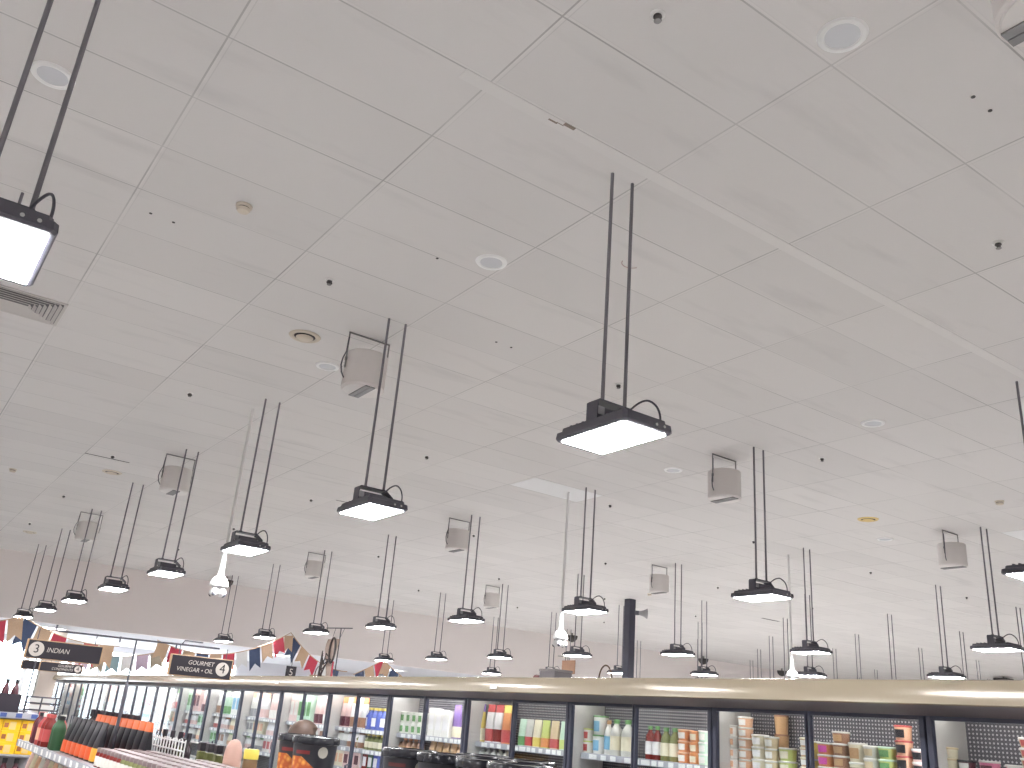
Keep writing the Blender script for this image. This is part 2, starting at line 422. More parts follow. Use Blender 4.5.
# ------------------------------------------------------------------ ceiling speakers
def make_speaker(label, loc):
    t = thing('ceiling_speaker', label, 'speaker', loc, 0, 'round speakers under the ceiling')
    R = 0.187
    b = NB(); lathe(b, [(R-0.012, -0.50), (R, -0.488), (R, -0.188), (R-0.008, -0.180)], 40)
    obj('cabinet', b, M_SPK, t, True)
    p = NB(); lathe(p, [(R-0.02, -0.507), (R-0.016, -0.5005)], 40)
    base = obj('base_plate', p, M_SPKBOT, t, True)
    s = NB(); box(s, -0.050, -0.006, -0.165, 0.165, -0.516, -0.5065); box(s, 0.0, 0.044, -0.165, 0.165, -0.516, -0.5065)
    obj('slot', s, M_SLOT, base)
    k = NB(); tube(k, [(-0.194, 0, -0.34), (-0.194, 0, -0.012)], 0.007, 8); tube(k, [(0.194, 0, -0.34), (0.194, 0, -0.012)], 0.007, 8)
    tube(k, [(-0.2, 0, -0.008), (0.2, 0, -0.008)], 0.007, 8)
    for sx in (-0.194, 0.194):
        lathe(k, [(0.013, -0.27), (0.013, -0.24)], 8, sx, 0)
    obj('bracket', k, M_BRKT, t, True)
    c = NB(); tube(c, [(-0.20, -0.012, -0.06), (-0.208, -0.018, -0.20), (-0.235, -0.03, -0.27), (-0.245, -0.035, -0.34), (-0.228, -0.025, -0.40), (-0.195, -0.015, -0.44)], 0.006, 6)
    obj('cable', c, M_BLACK, t, True)
    return t
SP = [((2.98, 1.05), 'grey round speaker cut off by the top edge beside a white round plate'),
      ((2.98, 6.75), 'grey round bracket speaker behind the rods of the second lamp before the freezers'),
      ((2.95, 12.37), 'grey round bracket speaker behind the fourth lamp before the freezers'),
      ((2.94, 18.0), 'grey round bracket speaker behind the sixth lamp before the freezers'),
      ((7.60, 6.78), 'grey round bracket speaker beside the largest lamp over the freezer tops'),
      ((7.50, 12.36), 'grey round bracket speaker beside fourth lamp in first row behind freezers'),
      ((7.40, 17.81), 'grey round bracket speaker beside sixth lamp in first row behind freezers'),
      ((12.33, 6.78), 'grey round bracket speaker beside the nearest lamp in second row behind freezers'),
      ((12.09, 12.42), 'grey round bracket speaker between the navy column and a hanging lamp'),
      ((11.91, 17.81), 'small grey bracket speaker beside fifth lamp in second row behind freezers')]
sp0 = None
for (x, y), lb in SP:
    if sp0 is None: sp0 = make_speaker(lb, (x, y, ZC))
    else: dup(sp0, (x, y, ZC), lb)

# ------------------------------------------------------------------ flush ceiling fittings
def make_sprinkler(label, loc):
    t = thing('sprinkler_head', label, 'sprinkler', loc, 0, 'ceiling sprinkler heads')
    b = NB(); lathe(b, [(0.036, 0), (0.036, -0.004), (0.016, -0.008)], 16)
    obj('escutcheon', b, M_WHITE, t, True)
    f = NB(); tube(f, [(-0.012, 0, -0.010), (-0.020, 0, -0.024), (-0.006, 0, -0.038)], 0.006, 6); tube(f, [(0.012, 0, -0.010), (0.020, 0, -0.024), (0.006, 0, -0.038)], 0.006, 6)
    lathe(f, [(0.019, -0.008), (0.021, -0.016), (0.010, -0.024), (0.009, -0.038)], 12)
    obj('frame_arms', f, M_DARK, t, True)
    f = NB(); lathe(f, [(0.014, -0.037), (0.018, -0.040), (0.014, -0.043)], 14)
    obj('deflector', f, M_BRKT, t, True)
    return t
spr0 = None
seen = {(0, 0): 'black sprinkler head at the top edge between two plain tiles',
        (1, 0): 'black sprinkler head on the ceiling in the upper right of picture',
        (0, 1): 'black sprinkler head above the round air vent and bracket speaker'}
for i, xs in enumerate((2.23, 5.23, 8.31, 11.3, 14.4, 17.5)):
    for j in range(6):
        ys = 2.37 + 3.6*j - (0.0 if i < 3 else 0.03*i)
        if (i, j) == (2, 0) or (i >= 3 and j == 0) or (i, j) in ((4, 1), (5, 1), (3, 1)): continue
        lb = seen.get((i, j), 'small black sprinkler head, %s from the camera in the %s line of heads' % (ORD[j], ORD[i]))
        if spr0 is None: spr0 = make_sprinkler(lb, (xs, ys, ZC))
        else: dup(spr0, (xs, ys, ZC), lb)
def make_plate(label, loc):
    t = thing('ceiling_plate', label, 'ceiling plate', loc, 0, 'round white plates in the ceiling')
    r = NB(); lathe(r, [(0.078, -0.004), (0.086, -0.012), (0.108, -0.010), (0.116, 0.0)], 40, cap=False)
    obj('ring', r, mat('bright_white_ring', (0.95, 0.95, 0.95), 0.5), t, True)
    d = NB(); lathe(d, [(0.080, -0.007), (0.080, 0.0)], 36)
    obj('disc', d, M_PLATE, t, True)
    return t
pl0 = None
for (x, y), lb in (((2.97, 1.91), 'largest round white plate, near the top edge above the tile corner'),
                   ((0.04, 4.81), 'round white plate between the rods of the cut off lamp'),
                   ((2.99, 4.85), 'round white plate on the ceiling between the two biggest whole lamps'),
                   ((2.99, 7.67), 'faint round white plate beside the nearest whole bracket speaker'),
                   ((7.66, 4.89), 'round white plate on the cream ceiling above the yellowed vent'),
                   ((7.61, 7.61), 'faint round white plate between the biggest whole lamp and hanging speaker'),
                   ((12.25, 7.76), 'small round white plate just below the yellowed vent')):
    if pl0 is None: pl0 = make_plate(lb, (x, y, ZC))
    else: dup(pl0, (x, y, ZC), lb)
def make_vent(label, loc, m):
    t = thing('air_vent', label, 'air vent', loc, 0, 'round ceiling air vents')
    r = NB(); lathe(r, [(0.095, -0.006), (0.11, -0.016), (0.135, -0.010), (0.142, 0.0)], 36, cap=False)
    obj('ring', r, m, t, True)
    d = NB(); lathe(d, [(0.098, -0.004), (0.098, 0.0)], 30); obj('throat', d, M_DARK, t, True)
    e = NB(); lathe(e, [(0.03, -0.035), (0.060, -0.03), (0.078, -0.016), (0.07, -0.012)], 30); obj('cone', e, m, t, True)
    return t
make_vent('round beige air vent beside the nearest whole bracket speaker', (2.53, 7.15, ZC), M_CREAM)
make_vent('round yellowed air vent on the ceiling above the freezers', (11.04, 7.23, ZC), M_YELLOWED)
make_vent('small round beige air vent just below the open ceiling joint', (2.45, 14.21, ZC), M_CREAM)
make_vent('small round beige vent at the far wall end of the ceiling', (2.41, 21.6, ZC), M_CREAM)
def make_smoke(label, loc):
    t = thing('smoke_detector', label, 'smoke detector', loc, 0, 'ceiling smoke detectors')
    b = NB(); lathe(b, [(0.055, 0), (0.055, -0.012), (0.048, -0.018)], 26); obj('base', b, M_CREAM, t, True)
    c = NB(); lathe(c, [(0.046, -0.026), (0.046, -0.034), (0.038, -0.046), (0.012, -0.049)], 26); obj('cover', c, M_CREAM, t, True)
    d = NB(); lathe(d, [(0.040, -0.016), (0.040, -0.030)], 20); obj('chamber', d, M_DARK, t, True)
    return t
s0 = make_smoke('beige smoke detector on tile above the sprinkler and air vent', (1.33, 5.38, ZC))
dup(s0, (11.12, 5.44, ZC), 'beige smoke detector on the ceiling above the hanging speaker at the right edge')
dup(s0, (1.26, 15.43, ZC), 'beige smoke detector on the far ceiling at the left edge')
dup(s0, (14.4, 15.1, ZC), 'beige smoke detector on the ceiling near the top of the navy column')
# square louvre diffuser at the left edge
t = thing('air_diffuser', 'rectangular louvred air diffuser in the ceiling below the cut off lamp', 'air diffuser', (0.114, 8.354, ZC))
f = NB()
for a in ((-0.60, 0.60, -0.30, -0.275), (-0.60, 0.60, 0.275, 0.30), (-0.60, -0.575, -0.275, 0.275), (0.575, 0.60, -0.275, 0.275)):
    box(f, a[0], a[1], a[2], a[3], -0.012, 0.0)
obj('frame', f, M_DIFF, t)
obj('plenum', boxbm(-0.575, 0.575, -0.275, 0.275, -0.003, 0.0), M_DIFFDARK, t)
# four-way louvre: long blades above and below, cross blades at both ends inside the triangles
for i in range(5):
    yy = 0.262 - i*0.052
    for s in (-1, 1):
        hx = 0.57 - (0.275-yy) - 0.012
        bm = NB()
        poly = [(s*yy, -0.014), (s*(yy-0.034), -0.003), (s*(yy-0.032), -0.001), (s*(yy+0.003), -0.012)]
        prism(bm, poly, 'x', -hx, hx)
        obj('blade', bm, M_DIFF, t)
for i in range(7):
    xx = 0.562 - i*0.036
    hy = xx - 0.312
    for s in (-1, 1):
        bm = NB()
        poly = [(s*xx, -0.024), (s*(xx-0.022), -0.003), (s*(xx-0.019), -0.002), (s*(xx+0.004), -0.022)]
        prism(bm, poly, 'y', -hy, hy)
        obj('blade', bm, M_DIFF, t)
obj('core', boxbm(-0.05, 0.05, -0.012, 0.012, -0.026, -0.003), M_WHITE, t)

# white pole cameras and the black domes along the far wall
def make_cam(label, loc, zb):
    t = thing('pole_camera', label, 'security camera', loc, 0, 'white pole cameras')
    L = ZC - zb
    p = NB(); lathe(p, [(0.040, -L+0.20), (0.030, -L+0.26), (0.022, -L+0.42), (0.016, -L+0.6), (0.016, 0)], 18)
    obj('pole', p, M_WHITE, t, True)
    d = NB(); lathe(d, [(0.098, -L+0.105), (0.100, -L+0.115), (0.090, -L+0.155), (0.066, -L+0.19), (0.040, -L+0.21)], 26)
    obj('hood', d, M_WHITE, t, True)
    k = NB(); lathe(k, [(0.058, -L+0.075), (0.070, -L+0.105)], 24)
    obj('collar', k, M_STEEL, t, True)
    for ang in (0.5, 2.2, 3.9, 5.4):
        hd = NB(); bmesh.ops.create_uvsphere(hd, u_segments=16, v_segments=10, radius=0.042)
        bmesh.ops.translate(hd, verts=hd.verts[:], vec=(0.056*math.cos(ang), 0.056*math.sin(ang), -L+0.042))
        hh = obj('camera_head', hd, M_WHITE, t, True)
        ln = NB(); bmesh.ops.create_uvsphere(ln, u_segments=12, v_segments=8, radius=0.02)
        bmesh.ops.translate(ln, verts=ln.verts[:], vec=(0.083*math.cos(ang), 0.083*math.sin(ang), -L+0.018))
        obj('lens', ln, M_BLACK, hh, True)
    return t
c0 = make_cam('white pole camera hanging behind the third lamp before the freezers', (2.94, 9.56, ZC), 2.755)
dup(c0, (7.48, 9.50, ZC), 'white pole camera hanging left of the navy column')
dup(c0, (12.48, 9.73, ZC), 'white pole camera hanging just over the freezer top beneath a lamp')
def make_dome(label, loc):
    t = thing('dome_camera', label, 'security camera', loc, 0, 'dark domes by the far wall')
    b = NB(); lathe(b, [(0.03, -0.02), (0.11, -0.045), (0.155, -0.10), (0.17, -0.16), (0.17, -0.175)][::-1] if False else [(0.02, -0.30), (0.10, -0.27), (0.17, -0.19), (0.19, -0.11), (0.19, -0.09)], 24)
    obj('dome', b, M_DARK, t, True)
    s = NB(); lathe(s, [(0.03, -0.10), (0.03, 0.0)], 10); obj('stem', s, M_BRKT, t, True)
    return t
d0 = make_dome('dark dome under the ceiling beside the white pole camera over the signs', (7.42, 23.6, ZC))
dup(d0, (19.15, 23.7, ZC), 'dark dome near the far wall left of the navy column')
dup(d0, (26.0, 24.3, ZC), 'dark dome near the far wall between navy column and hanging lamps')
dup(d0, (30.4, 24.2, ZC), 'dark dome near the far wall beside the third white pole camera')
t = thing('hanging_monitor', 'small dark box screen hanging far off at the right picture edge', 'screen', (33.5, 17.0, ZC))
obj('case', boxbm(-0.25, 0.25, -0.25, 0.25, -0.40, -0.06, bev=0.02), M_DARK, t)
obj('stem', lathe(NB(), [(0.03, -0.07), (0.03, 0)], 10), M_BRKT, t)

#@@PART2
# ------------------------------------------------------------------ freezer cabinets
XF, YK, PITCH = 4.80, 2.885, 0.7625
SHELVES = (1.575, 1.365, 1.15, 0.88, 0.60)
def make_freezer(label, loc, led=None):
    led = led or M_LED
    t = thing('freezer_cabinet', label, 'freezer', loc, 0, 'glass door freezer cabinets')
    W = 2*PITCH
    b = NB(); box(b, 0.02, 0.86, 0, W, 0.02, 0.26); obj('plinth', b, M_FRAME, t)
    obj('roof_panel', boxbm(0.02, 0.86, 0, W, 2.0, 2.09), M_INNER, t)
    obj('back_panel', boxbm(0.365, 0.38, 0.022, W-0.022, 0.26, 2.0), M_PERF, t)
    obj('rear_casing', boxbm(0.47, 0.86, 0.0, W, 0.26, 2.0), M_GOND, t)
    for y in (0.0, W-0.022): obj('side_panel', boxbm(0.040, 0.40, y, y+0.022, 0.26, 2.0), M_SIDE, t)
    for z in SHELVES:
        s = obj('shelf', boxbm(0.14, 0.362, 0.025, W-0.025, z-0.02, z), M_INNER, t)
        r = NB(); box(r, 0.122, 0.138, 0.03, W-0.03, z-0.042, z+0.004, mi=0)
        rng = random.Random(int(z*100))
        y = 0.08
        while y < W-0.14:
            wd = rng.choice((0.05, 0.06, 0.09))
            box(r, 0.119, 0.1215, y, y+wd, z-0.037, z-0.003, mi=1); y += wd + rng.choice((0.02, 0.05, 0.10))
        obj('price_rail', r, [M_RAIL, M_TICKET], s)
    for k in (0, 1):
        y0, y1 = k*PITCH+0.006, (k+1)*PITCH-0.006
        sl, sr = (0.032, 0.014) if k == 0 else (0.014, 0.032)
        f = NB()
        box(f, 0.0, 0.036, y0, y0+sl, 0.28, 1.955, bev=0.004); box(f, 0.0, 0.036, y1-sr, y1, 0.28, 1.955, bev=0.004)
        box(f, 0.002, 0.034, y0+sl, y1-sr, 1.925, 1.955); box(f, 0.002, 0.034, y0+sl, y1-sr, 0.28, 0.33)
        d = obj('door', f, M_FRAME, t)
        obj('glass', boxbm(0.016, 0.021, y0+sl, y1-sr, 0.33, 1.925), M_GLASS, d)
        hy = y1-sr/2 if k == 0 else y0+sl/2
        hd = NB(); tube(hd, [(0.0, hy, 0.80), (-0.035, hy, 0.81), (-0.035, hy, 1.19), (0.0, hy, 1.20)], 0.009, 8)
        obj('handle', hd, M_FRAME, d, True)
    obj('light_strip', boxbm(0.068, 0.088, 0.024, 0.040, 0.35, 1.90), led, t)
    obj('light_strip', boxbm(0.060, 0.090, 0.05, W-0.05, 1.978, 1.992), led, t)
    return t
M_SIDE = mat('freezer_side_grey', (0.46, 0.44, 0.42), 0.5)
fz0 = None
M_LEDHI = mat('bright_led_strip', (0.9, 0.9, 0.9), 0.3, 0, ((1.0, 0.98, 0.97), 34.0))
for n in range(-1, 17):
    lb = ('two-door glass freezer cabinet, %s from the camera end of the freezer run' % ORD[n+1])
    loc = (XF, YK + 2*PITCH*n, 0)
    if n == 3: fz0 = make_freezer(lb, loc, M_LEDHI)
    elif fz0 is None: fz0 = make_freezer(lb, loc)
    else: dup(fz0, loc, lb)
FY0, FY1 = YK-2*PITCH, YK+34*PITCH
t = thing('freezer_fascia', 'long curved champagne metal fascia running along the top of the freezers', 'fascia', (4.7, FY0, 1.956))
fb = NB()
pts = [(0.098, 0.160), (-0.088, 0.160)] + [(0.087-0.225*math.cos(math.radians(a)), 0.026+0.225*math.sin(math.radians(a))) for a in range(36, 0, -3)] + [(-0.120, 0.032), (0.098, 0.032)]
prism(fb, pts, 'y', 0, FY1-FY0)
obj('cover', fb, M_GOLD, t, True)
vb = NB(); prism(vb, [(-0.116, 0.033), (0.098, -0.010), (0.098, 0.033)], 'y', 0.0, FY1-FY0)
obj('valance', vb, M_UNDER, t)
for yy, wd in ((6.62, 0.10), (11.55, 0.12)):
    obj('sticker', boxbm(-0.149, -0.144, yy-FY0, yy-FY0+wd, 0.060, 0.082), M_WHITE, t)
# ------------------------------------------------------------------ groceries
_first = {}
def place(key, maker, loc, label, group, rz=0):
    """first of a kind is built, every later one is a copy with its parts"""
    if key not in _first:
        o = maker(); _first[key] = o
        o.location = loc; o.rotation_euler = (0, 0, rz); o['label'] = label; o['group'] = group
        return o
    return dup(_first[key], loc, label, group, rz)
def mk_tub(col, lid, lab, r=0.052, h=0.068, sq=False):
    def f():
        t = thing('food_tub', '', 'tub')
        b = NB(); lathe(b, [(r*0.84, 0), (r*0.88, 0.004), (r*0.99, h-0.010)], 16); obj('body', b, colmat(col, 0.35), t, True)
        l = NB(); lathe(l, [(r*1.04, h-0.011), (r*1.06, h-0.004), (r*1.0, h)], 16); obj('lid', l, colmat(lid, 0.4), t, True)
        if lab is not None:
            k = NB(); lb_ = [(r*0.915, h*0.18), (r*0.975, h*0.72)]
            n = 8; rings = []
            for rr, z in lb_: rings.append([k.verts.new((-(rr+0.0015)*math.cos((i-n/2)*0.16), (rr+0.0015)*math.sin((i-n/2)*0.16), z)) for i in range(n+1)])
            for i in range(n): k.faces.new((rings[0][i], rings[0][i+1], rings[1][i+1], rings[1][i]))
            obj('label', k, colmat(lab, 0.5), t)
        return t
    return ('tub', col, lid, lab, r, h), f
def mk_bottle(col, cap, lab, r=0.032, h=0.2):
    def f():
        t = thing('bottle', '', 'bottle')
        b = NB(); lathe(b, [(r*0.92, 0), (r, 0.006), (r, h*0.62), (r*0.8, h*0.74), (r*0.42, h*0.84), (r*0.40, h*0.90)], 14); obj('body', b, colmat(col, 0.2), t, True)
        c = NB(); lathe(c, [(r*0.50, h*0.885), (r*0.52, h*0.99), (r*0.46, h)], 12); obj('cap', c, colmat(cap, 0.4), t, True)
        if lab is not None:
            k = NB(); lathe(k, [(r*1.015, h*0.16), (r*1.015, h*0.54)], 14, cap=False); obj('label', k, colmat(lab, 0.5), t, True)
        return t
    return ('bottle', col, cap, lab, r, h), f
def mk_pouch(col, band, w=0.11, h=0.24, d=0.06, top=None, lean=0.0):
    def f():
        t = thing('pouch', '', 'pouch')
        def body(z0, z1, e=0.0):
            b = NB(); rings = []
            for s in (0, .12, .3, .5, .7, .86, .95, 1.0):
                z = z0 + (z1-z0)*s; q = z/h
                dd = d/2*(0.75+0.6*q) if q < .3 else d/2*max(0.07, 0.93*(1-((q-.3)/.7)**1.6))
                ww = w/2*(1-0.05*math.sin(PI*q))
                ring = []
                for a in range(12):
                    c, sn = math.cos(2*PI*a/12), math.sin(2*PI*a/12)
                    sg = lambda v: math.copysign(abs(v)**0.6, v)
                    ring.append(b.verts.new(((dd+e)*sg(sn) + lean*z, (ww+e)*sg(c), z)))
                rings.append(ring)
            for A, B in zip(rings, rings[1:]):
                for i in range(12): b.faces.new((A[i], A[(i+1) % 12], B[(i+1) % 12], B[i]))
            b.faces.new(rings[0][::-1]); b.faces.new(rings[-1])
            return b
        obj('bag', body(0, h), colmat(col, 0.35), t, True)
        if band is not None: obj('printed_band', body(h*0.04, h*0.36, 0.0015), colmat(band, 0.4), t, True)
        if top is not None: obj('top_band', body(h*0.80, h*1.005, 0.0015), colmat(top, 0.4), t, True)
        return t
    return ('pouch', col, band, w, h, d, top, lean), f
def mk_box(col, lab, w=0.14, h=0.2, d=0.08):
    def f():
        t = thing('carton', '', 'carton')
        obj('box', boxbm(-d/2, d/2, -w/2, w/2, 0, h, bev=0.003), colmat(col, 0.5), t)
        if lab is not None: obj('label', boxbm(-d/2-0.0012, -d/2, -w*0.36, w*0.36, h*0.25, h*0.75), colmat(lab, 0.5), t)
        return t
    return ('box', col, lab, w, h, d), f
C = {k: srgb(*v) for k, v in dict(white=(236, 232, 224), cream=(232, 222, 192), beige=(212, 190, 150), green=(92, 150, 78), lime=(196, 208, 110), yellow=(226, 200, 90),
     orange=(222, 138, 70), peach=(230, 176, 138), brown=(150, 100, 66), tan=(190, 146, 96), red=(186, 52, 50), dred=(128, 44, 40), pink=(226, 110, 150), magenta=(220, 60, 170),
     maroon=(92, 40, 52), blue=(70, 90, 180), sky=(120, 180, 214), purple=(130, 96, 170), black=(30, 28, 34), dgreen=(44, 84, 50), grey=(150, 148, 150), olive=(120, 124, 60), pale=(242, 238, 236),
     rose=(232, 196, 190), mint=(196, 224, 200), clear=(206, 204, 196)).items()}
C = {k: v if k in ('black', 'maroon', 'dgreen', 'dred') else tuple(c*0.90+0.05 for c in v) for k, v in C.items()}         # washed-out haze mixed into the goods' colours, deepest tones left out
def dname(d): return '%s freezer door' % ORD[d+1]
SHN = {0: 'top', 1: 'second', 2: 'third'}
def stack(d, y, ztop, desc, col, lid, lab, r=0.052, h=0.068, sh=0, x=None):
    key, f = mk_tub(C[col], C[lid], C[lab] if lab else None, r, h)
    z0 = SHELVES[sh]; n = max(1, round((ztop - z0)/h))
    for k in range(n):
        lvl = '' if n == 1 else ('topmost ' if k == n-1 else ORD[n-1-k] + '-down ')
        g = '%s behind %s' % (desc, dname(d))
        lb = ('%s%s stacked behind the %s' % (lvl, desc, dname(d))) if n > 1 else '%s behind the %s' % (desc, dname(d))
        place(key, f, (x if x else XF+0.15+r, y, z0+k*h), lb, g)
def item(d, y, kf, desc, sh=0, x=None, extra=0):
    key, f = kf
    place(key, f, ((x or XF+0.20) + extra, y, SHELVES[sh]), '%s, %s shelf, %s' % (desc, SHN[sh], dname(d)), '%s %s' % (desc, dname(d)))
# door at the picture's right edge
stack(-1, 2.868, 1.80, 'small cream tub', 'cream', 'beige', None, 0.042, 0.056)
stack(-1, 2.78, 1.74, 'maroon printed tub', 'maroon', 'black', 'white', 0.045, 0.055)
stack(-1, 2.66, 1.745, 'bright pink tub', 'pink', 'clear', 'maroon', 0.050, 0.085)
stack(-1, 2.545, 1.74, 'red and white flat tub', 'red', 'white', 'white', 0.058, 0.040, x=5.06)
stack(-1, 2.43, 1.87, 'tan flat tub with a red label', 'tan', 'white', 'red', 0.060, 0.049, x=5.0)
stack(-1, 2.26, 1.78, 'plain white tub', 'white', 'clear', 'red', 0.055, 0.068)
# second door in view
stack(0, 3.665, 1.785, 'orange tub with a magenta label', 'orange', 'clear', 'magenta')
stack(0, 3.555, 1.845, 'brown dip tub', 'brown', 'clear', 'tan')
stack(0, 3.445, 1.79, 'tall cream tub', 'cream', 'white', 'tan', 0.054, 0.107)
stack(0, 3.35, 1.775, 'clear tub of pale dip', 'clear', 'white', 'beige', 0.046)
stack(0, 3.25, 1.775, 'green dip tub', 'lime', 'mint', 'green')
stack(0, 3.345, 1.71, 'lime green tub in the front row', 'lime', 'cream', 'yellow', 0.050, x=5.0-0.02+0.12)
stack(0, 3.14, 1.90, 'peach tub with a black spot label', 'peach', 'red', 'black', 0.048, 0.081)
stack(0, 3.045, 1.78, 'rose tub with a black spot label', 'rose', 'pale', 'black', 0.044, 0.068)
# third door in view
stack(1, 4.40, 1.85, 'white tub with clear lid', 'white', 'clear', 'peach')
stack(1, 4.29, 1.90, 'peach tub with white label', 'peach', 'clear', 'white', 0.05, 0.066)
stack(1, 4.175, 1.80, 'cream tub with white lid', 'cream', 'white', 'pale', 0.055, 0.075)
stack(1, 4.075, 1.93, 'tall amber tub', 'tan', 'brown', None, 0.046, 0.118, x=5.10)
stack(1, 4.06, 1.79, 'pale yellow tub', 'beige', 'clear', 'white', 0.046, 0.072, x=4.98)
stack(1, 3.955, 1.73, 'lime tub with clear lid', 'lime', 'clear', 'cream', 0.056, 0.078)
stack(1, 3.84, 1.785, 'yellow custard tub', 'yellow', 'clear', None, 0.05, 0.105, x=5.10)
stack(1, 3.79, 1.80, 'beige tub of nuts', 'tan', 'cream', 'white', 0.042, 0.056, x=4.98)
# fourth door: sauce bottles and peach tubs
for y in (5.20, 5.125): item(2, y, mk_bottle(C['dred'], C['green'], C['pale'], 0.036, 0.235), 'dark red sauce bottle with green cap')
for y in (5.035, 4.945): item(2, y, mk_bottle(C['olive'], C['green'], C['cream'], 0.040, 0.23), 'cream labelled bottle with green cap')
stack(2, 4.845, 1.80, 'peach tub with a white band', 'orange', 'peach', 'white', 0.054, 0.075)
stack(2, 4.735, 1.795, 'deep orange tub', 'orange', 'orange', 'cream', 0.048, 0.073)
stack(2, 4.65, 1.80, 'pale mint tub', 'mint', 'white', 'white', 0.048, 0.075)
# fifth door: large white tubs and clear bottles
stack(3, 5.91, 1.76, 'white fruit tub with red label', 'white', 'lime', 'red', 0.055, 0.092)
stack(3, 5.775, 1.86, 'big white tub with green lid', 'white', 'green', 'sky', 0.060, 0.142)
item(3, 5.665, mk_bottle(C['white'], C['tan'], C['sky'], 0.036, 0.255), 'white bottle with blue label')
for y in (5.575, 5.445): item(3, y, mk_bottle(C['clear'], C['green'], C['cream'], 0.050, 0.265), 'clear bottle with green cap')
# sixth door: leaning vegetable pouches
for y, c, b, de in ((6.80, 'mint', 'green', 'mint pouch with green foot'), (6.70, 'clear', 'red', 'clear pouch with red foot'), (6.585, 'cream', 'yellow', 'cream pouch with yellow foot'),
                    (6.47, 'lime', 'orange', 'lime pouch with orange foot'), (6.345, 'beige', 'red', 'beige pouch with red foot'), (6.215, 'mint', 'lime', 'pale green pouch with lime foot')):
    item(4, y, mk_pouch(C[c], C[b], 0.105, 0.225, 0.055), de)
# seventh door: bags
for y, c, b, tp, de in ((7.48, 'yellow', 'cream', 'purple', 'yellow bag with purple top'), (7.315, 'pale', 'red', 'red', 'red and white bag'), (7.18, 'pale', 'dred', 'red', 'white bag with dark red foot'),
                     (7.05, 'orange', 'red', 'yellow', 'orange and yellow bag')):
    item(5, y, mk_pouch(C[c], C[b], 0.12, 0.33, 0.07, C[tp]), de)
for i in range(6): item(5, 7.50-0.095*i, mk_bottle(C['clear'], C['grey'], C['brown'] if i % 2 else C['white'], 0.04, 0.17), 'stubby bottle with grey cap', 1)
# eighth door
for i in range(3): item(6, 8.32-0.135*i, mk_box(C['white'], C['pale'], 0.125, 0.27-0.01*i, 0.09), 'tall plain white carton')
item(6, 7.90, mk_pouch(C['purple'], C['cream'], 0.12, 0.31, 0.07, C['purple']), 'purple topped bag')
for i in range(5): item(6, 8.30-0.13*i, mk_pouch(C['tan'], C['beige'], 0.11, 0.17, 0.07), 'tan snack pouch', 1)
# ninth door
for i in range(5): stack(7, 9.07-0.125*i, 1.79, 'white tub with green label', 'white', 'white', 'green', 0.055, 0.108)
for i in range(6): item(7, 9.10-0.11*i, mk_bottle(C['brown'], C['orange'], C['peach'] if i % 2 else C['tan'], 0.042, 0.165), 'brown bottle with orange cap', 1)
# tenth door
item(8, 9.93, mk_pouch(C['orange'], C['red'], 0.11, 0.28, 0.06), 'orange pouch with red foot')
for i in range(5): item(8, 9.83-0.105*i, mk_bottle(C['blue'], C['yellow'], C['blue'] if i % 2 else C['pale'], 0.045, 0.235), 'blue bottle with yellow cap')
for i in range(6): item(8, 9.95-0.11*i, mk_bottle(C['olive'], C['yellow'], C['cream'], 0.042, 0.165), 'olive jar bottle with yellow cap', 1)
for i, c in enumerate(('white', 'pale', 'dred', 'dgreen', 'blue')): item(8, 9.95-0.13*i, mk_box(C[c], C['pale'] if i > 1 else None, 0.11, 0.19, 0.08), {'white': 'plain white', 'pale': 'pale grey', 'dred': 'dark red', 'dgreen': 'dark green', 'blue': 'blue'}[c] + ' carton', 2)
# the doors further along, goods of pale bags, cartons and bottles
PAL = [('pale', 'rose', 'pale bag with rose print'), ('white', 'red', 'white bag with red print'), ('rose', 'white', 'rose bag with white print'), ('cream', 'peach', 'cream bag with peach print'),
       ('mint', 'green', 'mint bag with green print'), ('white', 'sky', 'white bag with blue print'), ('peach', 'orange', 'peach bag with orange print'), ('pale', 'brown', 'pale bag with brown print'),
       ('rose', 'maroon', 'rose bag with maroon print'), ('white', 'grey', 'white bag with grey print')]
rg = random.Random(11)
for d in range(9, 33):
    yk = YK + d*PITCH
    shs = (0, 1, 2) if d < 27 else (0, 1)
    for sh in shs:
        n = 5 if d < 14 else (4 if d < 20 else 3)
        picks = rg.sample(range(len(PAL)), 2)
        for i in range(n):
            c, b, de = PAL[picks[0] if i < n/2 else picks[1]]
            wdt = (PITCH-0.09)/n
            y = yk + 0.045 + wdt*(i+0.5)
            hh = (0.335, 0.186, 0.188)[sh]
            if (d+sh) % 3 == 2: kf = mk_box(C[c], C[b], round(wdt, 3), hh, 0.08); de2 = de.replace('bag', 'carton')
            else: kf = mk_pouch(C[c], C[b], round(wdt, 3), hh, 0.07, C[PAL[(picks[0]+d+sh) % len(PAL)][1]] if (d+i) % 2 else None); de2 = de
            item(d, y, kf, de2, sh, XF+0.182)

